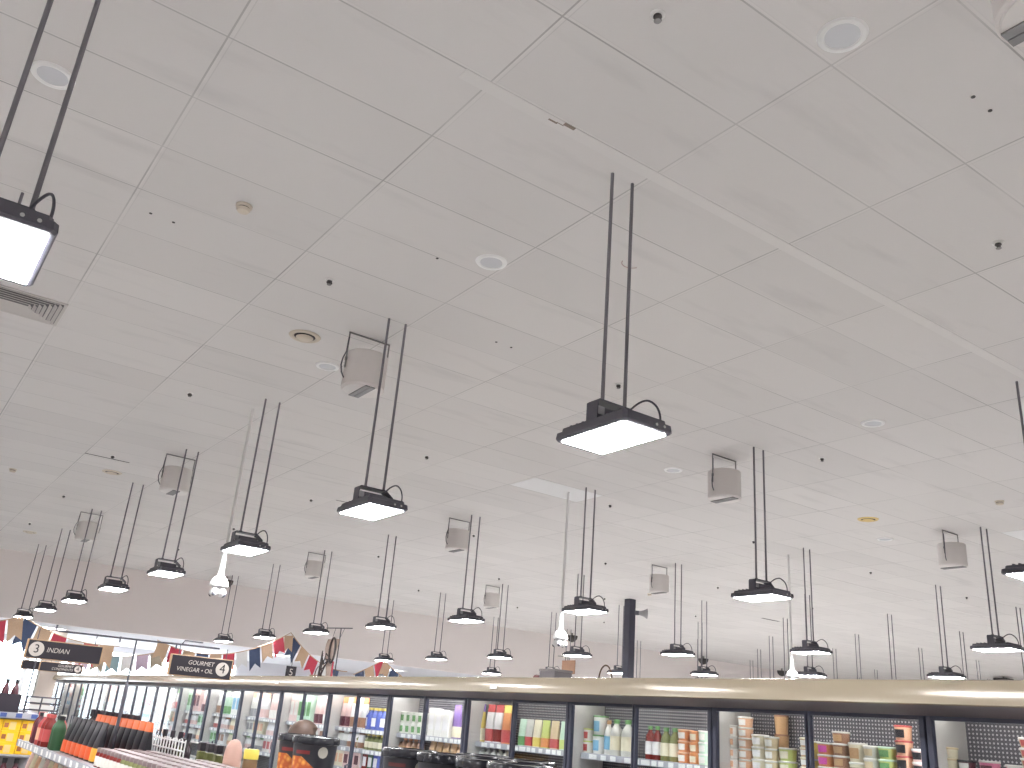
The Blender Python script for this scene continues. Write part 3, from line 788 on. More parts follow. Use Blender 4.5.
# ------------------------------------------------------------------ near gondola with its goods
GX0, GX1, GY0, GY1 = 1.42, 2.06, 1.2, 9.45
def gondola(label, x0, x1, y0, y1, deck):
    t = thing('gondola_shelving', label, 'shelving', ((x0+x1)/2, (y0+y1)/2, 0))
    hx, hy = (x1-x0)/2, (y1-y0)/2
    obj('plinth', boxbm(-hx, hx, -hy, hy, 0, 0.16), M_GOND, t)
    obj('back_panel', boxbm(-0.02, 0.02, -hy, hy, 0.16, deck-0.03), M_GOND, t)
    d = obj('top_deck', boxbm(-hx, hx, -hy, hy, deck-0.03, deck), M_GOND, t)
    for s in (-1, 1):
        r = NB(); box(r, s*hx-(0.014 if s < 0 else 0), s*hx+(0.014 if s > 0 else 0), -hy, hy, deck-0.042, deck+0.012)
        y = -hy+0.05; rn = random.Random(3+s)
        while y < hy-0.15:
            box(r, s*hx-(0.017 if s < 0 else -0.0135), s*hx+(0.017 if s > 0 else -0.0135), y, y+0.06, deck-0.036, deck+0.004, mi=1); y += 0.07+rn.random()*0.16
        obj('price_rail', r, [M_RAIL, M_TICKET], d)
        for z in (0.55, 0.92): obj('shelf', boxbm(min(s*0.02, s*(hx-0.02)), max(s*0.02, s*(hx-0.02)), -hy, hy, z-0.025, z), M_GOND, t)
    for y in (-hy, 0.0, hy-0.03): obj('upright', boxbm(-0.03, 0.03, y, y+0.03, 0.16, deck-0.03), M_GOND, t)
    return t
gondola('grey gondola shelving under the jars and black tubs before the freezers', GX0, GX1, GY0, GY1, DECK)
# black lidded sauce tubs in stacks of two
def mk_bucket(pic):
    def f():
        t = thing('sauce_tub', '', 'tub')
        r, h = 0.098, 0.170
        b = NB(); lathe(b, [(r*0.84, 0), (r*0.86, 0.006), (r*0.95, h-0.03)], 32); obj('body', b, mat('black_tub_plastic', (0.022, 0.022, 0.028), 0.3), t, True)
        l = NB(); lathe(l, [(r*0.98, h-0.034), (r*1.03, h-0.030), (r*1.035, h-0.012), (r*1.0, h-0.004), (r*0.90, h-0.002), (r*0.88, h-0.008)], 32); obj('lid', l, mat('black_tub_lid', (0.018, 0.018, 0.024), 0.22), t, True)
        def patch(name, a0, a1, z0, z1, m, off=0.0015, shape=None):
            k = NB(); n, mm = 14, 6; g = []
            for j in range(mm+1):
                row = []
                for i in range(n+1):
                    a = a0+(a1-a0)*i/n; zt = z1
                    if shape: zt = z0+(z1-z0)*shape(i/n)
                    z = z0+(zt-z0)*j/mm
                    rr = r*(0.86+0.09*(z-0.006)/(h-0.036))+off
                    row.append(k.verts.new((rr*math.cos(a), rr*math.sin(a), z)))
                g.append(row)
            for j in range(mm):
                for i in range(n): k.faces.new((g[j][i], g[j][i+1], g[j+1][i+1], g[j+1][i]))
            return obj(name, k, m, t, True)
        A = -2.35      # towards the camera
        if pic == 'curry':
            patch('curry_picture', A-1.0, A+0.75, 0.012, 0.088, M_CURRY, 0.0015, lambda s: 1.0 if s < .45 else max(0.15, 1-(s-.45)*1.5))
            patch('red_title', A-0.6, A+0.15, 0.098, 0.112, colmat(srgb(120, 40, 40)))
        elif pic == 'green':
            patch('green_picture', A-1.0, A+0.55, 0.060, 0.100, colmat(srgb(40, 110, 70)), 0.0015, lambda s: 0.5+0.5*math.sin(s*5)**2)
            patch('red_title', A-0.6, A+0.15, 0.108, 0.120, colmat(srgb(96, 40, 40)))
        else:
            patch('yellow_band', A-1.1, A+1.1, 0.02, 0.10, colmat(srgb(222, 196, 110)))
            patch('white_band', A-1.1, A+1.1, 0.100, 0.125, colmat(srgb(150, 165, 185)))
        k = NB(); c = A+0.75; n = 20
        cz = 0.108; rr0 = r*0.925+0.0025; vs_ = []
        for i in range(n):
            a = 2*PI*i/n; an = c+0.022*math.cos(a)/rr0; vs_.append(k.verts.new((rr0*math.cos(an), rr0*math.sin(an), cz+0.022*math.sin(a))))
        k.faces.new(vs_)
        if pic != 'yellow': obj('round_seal', k, colmat(srgb(176, 172, 160)), t)
        else: k.free()
        return t
    return ('bucket', pic), f
def curry_mat():
    m = mat('curry_photo', (0.6, 0.25, 0.05), 0.5); nt = m.node_tree; b = nt.nodes['Principled BSDF']
    tc = nt.nodes.new('ShaderNodeTexCoord'); v = nt.nodes.new('ShaderNodeTexVoronoi'); v.inputs['Scale'].default_value = 42
    r = nt.nodes.new('ShaderNodeValToRGB'); r.color_ramp.elements[0].color = (0.85, 0.42, 0.08, 1); r.color_ramp.elements[1].color = (0.42, 0.08, 0.015, 1)
    r.color_ramp.elements[1].position = 0.6
    nt.links.new(tc.outputs['Object'], v.inputs['Vector']); nt.links.new(v.outputs['Distance'], r.inputs[0]); nt.links.new(r.outputs[0], b.inputs['Base Color'])
    return m
M_CURRY = curry_mat()
for y, x, pic, n, wh in ((4.04, 1.74, 'curry', 2, 'further of the two curry stacks'), (3.83, 1.72, 'curry', 2, 'nearer of the two curry stacks'),
                     (3.05, 1.74, 'green', 2, 'green labelled stack'), (2.80, 1.74, 'green', 2, 'stack beside the green labelled one'),
                     (2.535, 1.73, 'yellow', 2, 'yellow banded stack'), (2.33, 1.71, 'yellow', 2, 'yellow banded stack at the near end'), (2.90, 1.96, 'green', 2, 'row behind the green labelled stack'),
                     (2.62, 1.95, 'yellow', 2, 'row behind the yellow banded stack')):
    key, f = mk_bucket(pic)
    for k in range(n):
        place(key, f, (x, y, DECK+k*0.17), 'black round tub with black lid, %s of the %s' % ('upper' if k else 'lower', wh), 'black tubs on the gondola')
# jars with brown lids, five rows
def mk_jar(col, lab):
    def f():
        t = thing('jar', '', 'jar')
        r, h = 0.041, 0.118
        b = NB(); lathe(b, [(r*0.92, 0), (r, 0.006), (r, h*0.70), (r*0.88, h*0.80)], 16); obj('glass', b, colmat(col, 0.15), t, True)
        l = NB(); lathe(l, [(r*0.95, h*0.79), (r*0.96, h*0.97), (r*0.90, h)], 16); obj('lid', l, mat('mauve_brown_lid', (0.18, 0.13, 0.13), 0.35), t, True)
        if lab is not None:
            k = NB(); lathe(k, [(r*1.02, h*0.12), (r*1.02, h*0.60)], 16, cap=False); obj('label', k, colmat(lab, 0.5), t, True)
        return t
    return ('jar', col, lab), f
JR = [('olive', 'white'), ('orange', None), ('olive', None), ('yellow', None), ('olive', 'cream')]
for ri, xx in enumerate((1.475, 1.575, 1.675, 1.775, 1.875)):
    col, lab = JR[ri]
    for i in range(20):
        y = 4.75 + 0.092*i
        if ri == 4 and i > 11: continue
        cc = 'dred' if (ri == 0 and i > 12) else ('orange' if (ri == 1 and i > 8) else ('lime' if ri == 3 else 'olive'))
        key, f = mk_jar(C[cc], C[lab] if lab else None)
        place(key, f, (xx, y, DECK), '%s jar with mauve brown lid, %s row from the price rail' % ({'dred': 'dark red', 'orange': 'orange', 'lime': 'lime green', 'olive': 'olive green'}[cc], ORD[ri]), '%s jars in the %s row' % (cc, ORD[ri]))
# square-capped bottles, rack and odd jars behind the jars
M_CAP = colmat(srgb(38, 32, 40))
def mk_square():
    t = thing('oil_bottle', '', 'bottle')
    obj('body', boxbm(-0.028, 0.028, -0.028, 0.028, 0, 0.155, bev=0.006), colmat(srgb(96, 98, 60), 0.2), t)
    obj('cap', boxbm(-0.027, 0.027, -0.030, 0.030, 0.155, 0.205, bev=0.004), M_CAP, t)
    return t
for i, y in enumerate((6.48, 6.08, 5.92, 5.76, 5.60)):
    place(('sq',), mk_square, (1.97, y, DECK), 'squat olive oil bottle with square black cap, %s from the pink jar' % ORD[4-i], 'square capped bottles')
t = thing('round_jar', 'pink round-shouldered jar standing beside the square black capped bottles', 'jar', (1.985, 5.56, DECK))
b = NB(); lathe(b, [(0.046, 0), (0.052, 0.01), (0.052, 0.16), (0.046, 0.205), (0.030, 0.238), (0.008, 0.250)], 22); obj('body', b, colmat(srgb(204, 164, 150), 0.4), t, True)
b = NB(); lathe(b, [(0.053, 0.02), (0.0535, 0.05)], 22, cap=False); obj('band', b, colmat(srgb(186, 136, 120), 0.4), t, True)
t = thing('spice_jar', 'small brown spice jar with yellow lid among the jars', 'jar', (1.96, 5.20, DECK))
b = NB(); lathe(b, [(0.036, 0), (0.040, 0.006), (0.040, 0.15), (0.036, 0.165)], 18); obj('body', b, colmat(srgb(120, 92, 62), 0.3), t, True)
b = NB(); lathe(b, [(0.041, 0.165), (0.042, 0.21), (0.038, 0.216)], 18); obj('lid', b, colmat(srgb(228, 206, 90), 0.4), t, True)
t = thing('wire_rack', 'white wire grid basket rack beside the black pouches', 'rack', (1.98, 6.75, DECK))
g = NB()
for z in (0.02, 0.075, 0.13, 0.185): tube(g, [(-0.05, -0.42, z), (-0.05, 0.42, z)], 0.0055, 6)
for i in range(13): tube(g, [(-0.05, -0.42+0.07*i, 0.0), (-0.05, -0.42+0.07*i, 0.20)], 0.0045, 6)
obj('front_grid', g, M_WHITE, t)
g = NB()
for z in (0.02, 0.10, 0.185): tube(g, [(0.05, -0.42, z), (0.05, 0.42, z)], 0.0055, 6)
for y in (-0.42, -0.14, 0.14, 0.42): tube(g, [(-0.05, y, 0.02), (0.05, y, 0.02)], 0.0045, 6); tube(g, [(0.05, y, 0), (0.05, y, 0.20)], 0.0045, 6)
obj('back_grid', g, M_WHITE, t)
for i in range(4):
    def mk_dark():
        q = thing('dark_bottle', '', 'bottle')
        b = NB(); lathe(b, [(0.026, 0), (0.03, 0.006), (0.03, 0.14), (0.014, 0.18), (0.013, 0.2)], 14); obj('body', b, colmat(srgb(52, 40, 44), 0.2), q, True)
        b = NB(); lathe(b, [(0.017, 0.195), (0.017, 0.24)], 12); obj('cap', b, M_CAP, q, True)
        return q
    place(('dk',), mk_dark, (1.98, 6.44+0.19*i, DECK), 'dark bottle with black cap inside the white wire rack', 'dark bottles in the wire rack')
# black foil pouches with orange tops, a second row before them
for i in range(10):
    y = 6.62+0.17*i
    key, f = mk_pouch(C['black'], None, 0.155, 0.285, 0.075, srgb(226, 112, 60))
    place(key, f, (1.76, y, DECK), 'black foil pouch with orange top, %s of its row from the jars' % ORD[i], 'black pouches with orange tops')
for i in range(7):
    y = 6.95+0.17*i
    key, f = mk_pouch(C['black'], srgb(224, 96, 50) if i != 0 else srgb(226, 170, 60), 0.15, 0.255, 0.07, C['black'], 0.10)
    place(key, f, (1.53, y, DECK), 'leaning black pouch with %s foot, %s in the front row' % ('yellow' if i == 0 else 'orange', ORD[i]), 'leaning black pouches')
for i in range(9):
    def mk_tall():
        q = thing('tall_bottle', '', 'bottle')
        b = NB(); lathe(b, [(0.034, 0), (0.038, 0.006), (0.038, 0.18), (0.018, 0.235), (0.016, 0.25)], 14); obj('body', b, colmat(srgb(64, 50, 50), 0.2), q, True)
        b = NB(); lathe(b, [(0.030, 0.245), (0.032, 0.30), (0.028, 0.304)], 12); obj('cap', b, M_CAP, q, True)
        return q
    place(('tall',), mk_tall, (1.96, 7.8+0.19*i, DECK), 'tall dark bottle with wide black cap behind black pouches, %s along' % ORD[i], 'tall black capped bottles')
for i, (x, y, c, lean) in enumerate(((1.50, 8.20, 'dgreen', 0), (1.52, 8.38, 'dgreen', 0), (1.62, 8.30, 'dgreen', 0), (1.50, 8.60, 'dred', 0), (1.50, 8.75, 'dred', 0), (1.50, 8.90, 'red', 0), (1.60, 8.72, 'red', 0), (1.50, 9.10, 'maroon', 0), (1.52, 9.28, 'dred', 0), (1.60, 9.2, 'maroon', 0))):
    key, f = mk_bottle(C[c], C['white'] if c == 'red' else (C['red'] if c == 'dred' else C['black']), C['red'] if c == 'dred' else (C['peach'] if c == 'red' else None), 0.048, 0.25)
    nm = {'dgreen': 'dark green sauce bottle', 'dred': 'dark red sauce bottle with red cap', 'red': 'red sauce bottle with white cap', 'maroon': 'maroon sauce bottle with black cap'}[c]
    place(key, f, (x, y, DECK), '%s beside the leaning black pouches' % nm, nm + 's on the gondola')
# goods on the shelf under the deck
for i in range(14):
    key, f = mk_pouch(C[('cream', 'rose', 'white', 'peach')[i % 4]], C[('red', 'brown', 'orange', 'tan')[i % 4]], 0.15, 0.25, 0.08)
    place(key, f, (1.56, 7.0+0.19*i, 0.92), '%s pouch on the shelf below the price rail' % ('cream', 'rose', 'white', 'peach')[i % 4], '%s pouches below the deck' % ('cream', 'rose', 'white', 'peach')[i % 4])

# ------------------------------------------------------------------ second gondola: end display of yellow cartons, crate, bottles
DK2 = 1.44
gondola('grey gondola shelving behind the yellow cartons at the far aisle', 1.2, 2.0, 11.35, 16.5, DK2)
t = thing('end_display', 'end shelf with price rail over the stacked yellow cartons', 'shelving', (1.53, 11.1, 0))
obj('plinth', boxbm(-0.45, 0.30, -0.18, 0.2, 0, 0.14), M_GOND, t)
obj('back_panel', boxbm(-0.45, 0.30, 0.18, 0.2, 0.14, DK2), M_GOND, t)
tp = obj('top_shelf', boxbm(-0.45, 0.30, -0.2, 0.2, DK2-0.02, DK2), M_GOND, t)
r = NB(); box(r, -0.45, 0.30, -0.215, -0.2, DK2-0.03, DK2+0.025, mi=0)
for i in range(5): box(r, -0.42+0.145*i, -0.42+0.145*i+0.06, -0.218, -0.2145, DK2-0.022, DK2+0.018, mi=1)
obj('price_rail', r, [M_RAIL, colmat(srgb(70, 90, 150))], tp)
obj('shelf', boxbm(-0.45, 0.30, -0.2, 0.18, 1.05, 1.07), M_GOND, t)
obj('shelf', boxbm(-0.45, 0.30, -0.2, 0.18, 0.60, 0.62), M_GOND, t)
def mk_yellow():
    q = thing('yellow_carton', '', 'carton')
    obj('box', boxbm(-0.082, 0.082, -0.06, 0.06, 0, 0.108, bev=0.003), colmat(srgb(250, 196, 30)), q)
    obj('label', boxbm(-0.02, 0.04, -0.062, -0.0602, 0.012, 0.085), colmat(srgb(226, 196, 130)), q)
    obj('picture', boxbm(-0.070, -0.030, -0.062, -0.0602, 0.03, 0.075), colmat(srgb(160, 96, 60)), q)
    return q
for i in range(4):
    for k in range(3):
        place(('yel',), mk_yellow, (1.20+0.17*i, 11.0, 1.07+0.109*k), 'yellow carton, %s column, %s of three' % (ORD[i], ('bottom', 'middle', 'top')[k]), 'stacked yellow cartons')
for i in range(6):
    key, f = mk_bottle(C['maroon'], C['black'], C['dred'], 0.050, 0.41)
    place(key, f, (1.13+0.11*i, 11.0, 0.62), 'maroon bottle on the shelf under the yellow cartons', 'maroon bottles under yellow cartons')
t = thing('bottle_crate', 'black crate on top of the end shelf over the yellow cartons', 'crate', (1.33, 11.12, DK2))
cr = NB(); box(cr, -0.24, 0.24, -0.13, 0.13, 0.0, 0.012)
box(cr, -0.24, 0.24, -0.13, -0.118, 0.012, 0.20); box(cr, -0.24, 0.24, 0.118, 0.13, 0.012, 0.20); box(cr, -0.24, -0.228, -0.118, 0.118, 0.012, 0.20); box(cr, 0.228, 0.24, -0.118, 0.118, 0.012, 0.20)
obj('shell', cr, colmat(srgb(50, 44, 54)), t)
for i in range(5):
    key, f = mk_bottle(C['maroon'], C['black'], None, 0.036, 0.33)
    place(key, f, (1.15+0.09*i, 11.12, DK2+0.014), 'wine dark bottle standing in the black crate', 'wine dark bottles in the crate')
t = thing('wire_stand', 'black wire stand with white price cards behind the red bottles', 'rack', (1.86, 11.7, DK2))
g = NB()
for x in (-0.13, 0.02, 0.17):
    tube(g, [(x, 0, 0), (x, 0, 0.19)], 0.008, 6)
for z in (0.05, 0.12, 0.185): tube(g, [(-0.15, 0, z), (0.2, 0, z)], 0.008, 6)
obj('frame', g, M_BLACK, t)
for k, (x, z) in enumerate(((-0.12, 0.06), (0.03, 0.06), (-0.12, 0.13), (0.03, 0.13))): obj('price_card', boxbm(x, x+0.13, -0.012, -0.008, z, z+0.045), M_TICKET, t)

# ------------------------------------------------------------------ aisle signs
def sign(name_label, x0, x1, y, z0, z1, num, text, num_left, cat='sign'):
    w = x1-x0; h_ = z1-z0
    t = thing('aisle_sign', name_label, cat, ((x0+x1)/2, y, z0))
    b = NB(); box(b, -w/2, w/2, -0.018, 0.018, 0, h_, bev=0.004); obj('frame', b, M_WOOD, t)
    e = 0.006
    obj('face', boxbm(-w/2+e*1.5, w/2-e*1.5, -0.0205, -0.0175, e, h_-e), M_SIGN, t)
    if num is not None:
        cx = (-w/2+h_*0.52) if num_left else (w/2-h_*0.52)
        rd = h_*(0.38 if num_left else 0.335)
        k = NB(); lathe(k, [(rd, 0), (rd, 0.003)], 32)
        bmesh.ops.rotate(k, verts=k.verts[:], cent=(0, 0, 0), matrix=Matrix.Rotation(PI/2, 3, 'X'))
        bmesh.ops.translate(k, verts=k.verts[:], vec=(cx, -0.0200, h_*0.5))
        disc = obj('number_disc', k, M_CHALK, t)
        lettering(num, disc, (cx, -0.0245, h_*0.5), h_*0.62, M_SIGN, 'CENTER', name='number')
    lines = text if isinstance(text, list) else [text]
    for i, ln in enumerate(lines):
        s = h_*(0.36 if len(lines) == 1 else (0.29 if w < 0.49 else 0.35))
        zz = h_*(0.5 + (0.0 if len(lines) == 1 else (0.17-0.34*i)))
        if num_left: lettering(ln, t, (-w/2+h_*1.03, -0.0225, zz), s, M_CHALK, 'LEFT', shear=0.15, squeeze=0.92)
        else: lettering(ln, t, (w/2-h_*0.98, -0.0225, zz), s, M_CHALK, 'RIGHT', shear=0.15, squeeze=0.95)
    hk = NB()
    for x in (-w*0.38, w*0.38): tube(hk, [(x, 0, h_-0.002), (x, 0, h_+0.075)], 0.003, 6)
    obj('hook', hk, M_BLACK, t)
    return t
SY = 7.2
sign('black hanging sign reading 3 INDIAN', 0.972, 1.474, SY, 1.900, 2.028, '3', 'INDIAN', True)
sign('black hanging sign reading GOURMET VINEGAR OIL 4', 1.958, 2.438, SY, 1.882, 2.034, '4', ['GOURMET', 'VINEGAR \u2022 OIL'], False)
sign('small black sign reading GOURMET CONDIMENTS 4 under the INDIAN sign', 1.90, 2.395, 12.6, 1.918, 2.032, '4', ['GOURMET', 'CONDIMENTS'], False)
sign('partly hidden small black sign beside the GOURMET CONDIMENTS sign', 1.44, 1.895, 12.75, 1.925, 2.03, None, ['GOURMET', 'OILS'], False) if False else None
t = thing('aisle_sign', 'small black sign half hidden under the 3 of the INDIAN sign', 'sign', (1.945, 12.75, 1.925))
b = NB(); box(b, -0.225, 0.225, -0.018, 0.018, 0, 0.105, bev=0.004); obj('frame', b, M_WOOD, t)
obj('face', boxbm(-0.215, 0.215, -0.0205, -0.0175, 0.006, 0.099), M_SIGN, t)
hk = NB(); tube(hk, [(0.1, 0, 0.10), (0.1, 0, 0.17)], 0.003, 6); obj('hook', hk, M_BLACK, t)
t = thing('sign_post', 'thin black post with crossbar carrying the INDIAN sign', 'sign post', (1.695, SY+0.02, DECK))
p = NB(); lathe(p, [(0.05, 0), (0.05, 0.012), (0.012, 0.02), (0.012, 0.50), (0.006, 0.52), (0.006, 0.84)], 12); obj('pole', p, M_BLACK, t, True)
p = NB(); tube(p, [(-0.56, -0.02, 0.870), (-0.56, -0.02, 0.836), (-0.54, -0.02, 0.830), (0.62, -0.02, 0.838)], 0.007, 8)
obj('crossbar', p, M_BLACK, t, True)
p = NB()
for x in (-0.12, 0.29): tube(p, [(x, -0.02, 0.842), (x, -0.02, 0.80)], 0.006, 6)
tube(p, [(0.33, -0.02, 0.84), (0.36, 0.03, 0.87), (0.50, 0.03, 0.87)], 0.005, 6)
obj('clamp', p, M_BLACK, t, True)
t = thing('sign_post', 'thin black post carrying the small signs beyond the INDIAN sign', 'sign post', (1.86, 12.66, DK2))
p = NB(); lathe(p, [(0.05, 0), (0.05, 0.012), (0.009, 0.02), (0.009, 0.66)], 12); obj('pole', p, M_BLACK, t, True)
p = NB(); tube(p, [(-0.2, 0.09, 0.655), (0.0, 0.0, 0.655), (0.45, -0.06, 0.655)], 0.007, 8); obj('crossbar', p, M_BLACK, t, True)

# ------------------------------------------------------------------ bunting and things on the freezer tops
def bunting(label, y, anchors, cols, w=0.25, h_=0.36, sag=0.35, phase=0):
    t = thing('bunting', label, 'bunting', (anchors[0][0], y, anchors[0][1]))
    ox, oz = anchors[0]; P = []
    for (ax, az), (bx, bz) in zip(anchors, anchors[1:]):
        n = max(6, int(math.hypot(bx-ax, bz-az)/0.12))
        for i in range(n):
            s = i/n; P.append((ax+(bx-ax)*s-ox, az+(bz-az)*s-sag*4*s*(1-s)*abs(bx-ax)/2.6-oz))
    P.append((anchors[-1][0]-ox, anchors[-1][1]-oz))
    obj('cord', tube(NB(), [(p[0], 0, p[1]) for p in P], 0.010, 6), M_BURLAP, t, True)
    # walk along and hang flags
    L = [0]
    for a, b in zip(P, P[1:]): L.append(L[-1]+math.hypot(b[0]-a[0], b[1]-a[1]))
    def at(s):
        for i in range(len(L)-1):
            if L[i+1] >= s:
                q = (s-L[i])/max(1e-6, L[i+1]-L[i]); return (P[i][0]+(P[i+1][0]-P[i][0])*q, P[i][1]+(P[i+1][1]-P[i][1])*q)
        return P[-1]
    s = 0.03; i = phase
    while s + w < L[-1]:
        a, b = at(s), at(s+w)
        ux, uz = b[0]-a[0], b[1]-a[1]; l = math.hypot(ux, uz); ux /= l; uz /= l
        nx, nz = (uz, -ux) if -ux < 0 else (-uz, ux)
        nx *= 0.55; nz = -math.sqrt(max(0.0, 1-nx*nx))
        hh = h_*(1.25 if cols[i % len(cols)] is M_NAVY else 1.0)
        poly = [(a[0], a[1]), (b[0], b[1]), (b[0]+nx*hh, b[1]+nz*hh), ((a[0]+b[0])/2+nx*hh*0.72, (a[1]+b[1])/2+nz*hh*0.72), (a[0]+nx*hh, a[1]+nz*hh)]
        fb = NB(); prism(fb, poly, 'y', -0.004+0.003*(i % 3), 0.002+0.003*(i % 3))
        obj('flag', fb, cols[i % len(cols)], t)
        s += w+0.035; i += 1
    return t
BC = [M_BURLAP, M_RED, M_BURLAP, M_NAVY, M_BURLAP, M_RED, M_CLOTHW, M_NAVY]
bunting('burlap, red and navy bunting hanging above the GOURMET VINEGAR sign', 20.0, [(5.10, 2.86), (7.98, 3.36), (9.5, 2.66)], BC, 0.25, 0.36, 0.34)
bunting('burlap, red and navy bunting at the left picture edge above INDIAN sign', 20.05, [(1.35, 2.80), (2.50, 3.01), (4.4, 2.66)], [M_RED, M_BURLAP, M_RED, M_BURLAP, M_NAVY, M_BURLAP, M_RED, M_CLOTHW], 0.27, 0.44, 0.20)
bunting('red, navy and burlap bunting peak rising behind the middle of the fascia', 20.1, [(9.72, 2.62), (10.45, 3.02), (11.2, 2.60)], [M_NAVY, M_BURLAP, M_RED, M_BURLAP], 0.24, 0.34, 0.05)
bunting('pale bunting before the bright entrance windows', 22.0, [(3.4, 2.72), (5.9, 2.80)], [noisy('olive_cloth', (0.36, 0.31, 0.24), 0.1, 30, 0.9), noisy('teal_cloth', (0.28, 0.40, 0.44), 0.1, 30, 0.9), M_CLOTHW, noisy('lilac_cloth', (0.50, 0.40, 0.50), 0.1, 30, 0.9)], 0.27, 0.36, 0.25, 1)
t = thing('number_sign', 'small black square sign reading 5 under the bunting peak', 'sign', (7.84, 19.3, 2.34))
obj('face', boxbm(-0.115, 0.115, -0.012, 0.012, 0, 0.27, bev=0.004), M_SIGN, t)
lettering('5', t, (0.0, -0.0135, 0.14), 0.20, M_CHALK, 'CENTER', name='number')
p = NB(); tube(p, [(0, 0, 0.268), (0, 0, 0.60)], 0.006, 6); obj('hook', p, M_BLACK, t)
# hanging burlap banner with a wire wreath, on a stand
t = thing('burlap_banner', 'hanging burlap banner with black wire wreath on top of the freezers', 'ornament', (5.2, 11.42, 2.09))
obj('base', boxbm(-0.12, 0.12, -0.30, 0.22, 0.0, 0.03, bev=0.006), mat('grey_board', (0.30, 0.28, 0.30), 0.6), t)
p = NB(); tube(p, [(0.05, 0.0, 0.03), (0.05, 0.0, 0.70)], 0.008, 6); tube(p, [(0.0, 0.36, 0.71), (0.05, 0.0, 0.70), (0.1, -0.24, 0.695)], 0.007, 6)
for y in (0.17, -0.12): tube(p, [(0.05, y, 0.70), (0.0, y*0.8, 0.54)], 0.003, 5)
obj('stand', p, M_BLACK, t)
n = 14; c = NB(); g = []
for j in range(9):
    z = 0.55-0.50*j/8; row = []
    for i in range(n+1):
        s = i/n-0.5; wdt = 0.27+0.05*math.sin(j*0.9)
        row.append(c.verts.new((-0.02+0.02*math.sin(s*9+j*0.5), s*wdt+0.02+0.05*math.sin(j*0.45), z)))
    g.append(row)
for j in range(8):
    for i in range(n): c.faces.new((g[j][i], g[j][i+1], g[j+1][i+1], g[j+1][i]))
o = obj('cloth', c, noisy('faded_burlap', (0.46, 0.36, 0.31), 0.15, 40, 0.95), t, True)
sm = o.modifiers.new('thick', 'SOLIDIFY'); sm.thickness = 0.006
p = NB()
pts = [(-0.06, -0.06+0.085*math.cos(a*PI/10), 0.40+0.16*math.sin(a*PI/10)) for a in range(21)]
tube(p, pts, 0.014, 6)
for k in range(7): tube(p, [(-0.06, -0.05+0.03*k*0.5, 0.28), (-0.085, 0.06+0.03*k, 0.36-0.07*k), (-0.07, 0.15+0.012*k, 0.22+0.03*k)], 0.008, 5)
obj('wreath', p, colmat(srgb(54, 40, 40)), t)
obj('ribbon', boxbm(-0.05, -0.042, -0.13, -0.09, 0.02, 0.26), M_RED, t)
def basket(label, x, y, ax, r=0.12, hh=0.14):
    q = thing('wicker_basket', label, 'basket', (x, y, 2.09), 0, 'wicker baskets on the freezers')
    b = NB(); lathe(b, [(r*0.75, 0), (r*0.8, 0.004), (r, hh), (r*1.04, hh), (r*1.04, hh+0.012), (r*0.96, hh+0.012), (r*0.95, hh), (r*0.76, 0.012)], 20)
    obj('bowl', b, noisy('wicker', (0.33, 0.22, 0.13), 0.3, 80, 0.8), q, True)
    p = NB(); tube(p, [(0, r*math.cos(a*PI/12), hh+0.13*math.sin(a*PI/12)) for a in range(13)], 0.007, 6)
    obj('handle', p, colmat(srgb(96, 74, 56)), q, True)
    return q
basket('low wicker basket with hoop handle beside the burlap banner', 5.25, 11.95, 0, 0.11, 0.08)
basket('low wicker basket with hoop handle before the navy column', 5.25, 6.02, 0, 0.085, 0.055)
t = thing('storage_trunk', 'small grey trunk on top of the freezers under a brown cloth', 'trunk', (5.25, 6.72, 2.09))
obj('box', boxbm(-0.1, 0.1, -0.13, 0.10, 0, 0.13, bev=0.006), mat('trunk_grey', (0.16, 0.145, 0.155), 0.6), t)
obj('lid', boxbm(-0.105, 0.105, -0.135, 0.105, 0.13, 0.15, bev=0.006), mat('trunk_grey_lid', (0.20, 0.185, 0.19), 0.6), t)
t = thing('red_roll', 'dark red roll beside the small grey trunk', 'roll', (5.25, 6.915, 2.09))
b = NB(); lathe(b, [(0.048, -0.07), (0.052, -0.06), (0.052, 0.06), (0.048, 0.07)], 18)
bmesh.ops.rotate(b, verts=b.verts[:], cent=(0, 0, 0), matrix=Matrix.Rotation(PI/2, 3, 'Y')); bmesh.ops.translate(b, verts=b.verts[:], vec=(0, 0, 0.052))
obj('roll', b, colmat(srgb(92, 34, 40)), t, True)
b = NB(); lathe(b, [(0.02, -0.074), (0.02, 0.074)], 12)
bmesh.ops.rotate(b, verts=b.verts[:], cent=(0, 0, 0), matrix=Matrix.Rotation(PI/2, 3, 'Y')); bmesh.ops.translate(b, verts=b.verts[:], vec=(0, 0, 0.052))
obj('core', b, M_BURLAP, t, True)
t = thing('cloth_stand', 'brown cloth hanging from a thin wire stand above the grey trunk', 'ornament', (5.42, 6.75, 2.09))
p = NB(); tube(p, [(0, 0.0, 0.0), (0, 0.0, 0.285)], 0.005, 6); tube(p, [(0, 0.15, 0.293), (0, -0.22, 0.270)], 0.004, 6); lathe(p, [(0.04, 0), (0.04, 0.008)], 14)
obj('stand', p, M_BRKT, t)
obj('cloth', boxbm(-0.012, -0.006, -0.12, 0.07, 0.13, 0.25), noisy('faded_terracotta', (0.42, 0.25, 0.17), 0.1, 40, 0.9), t)

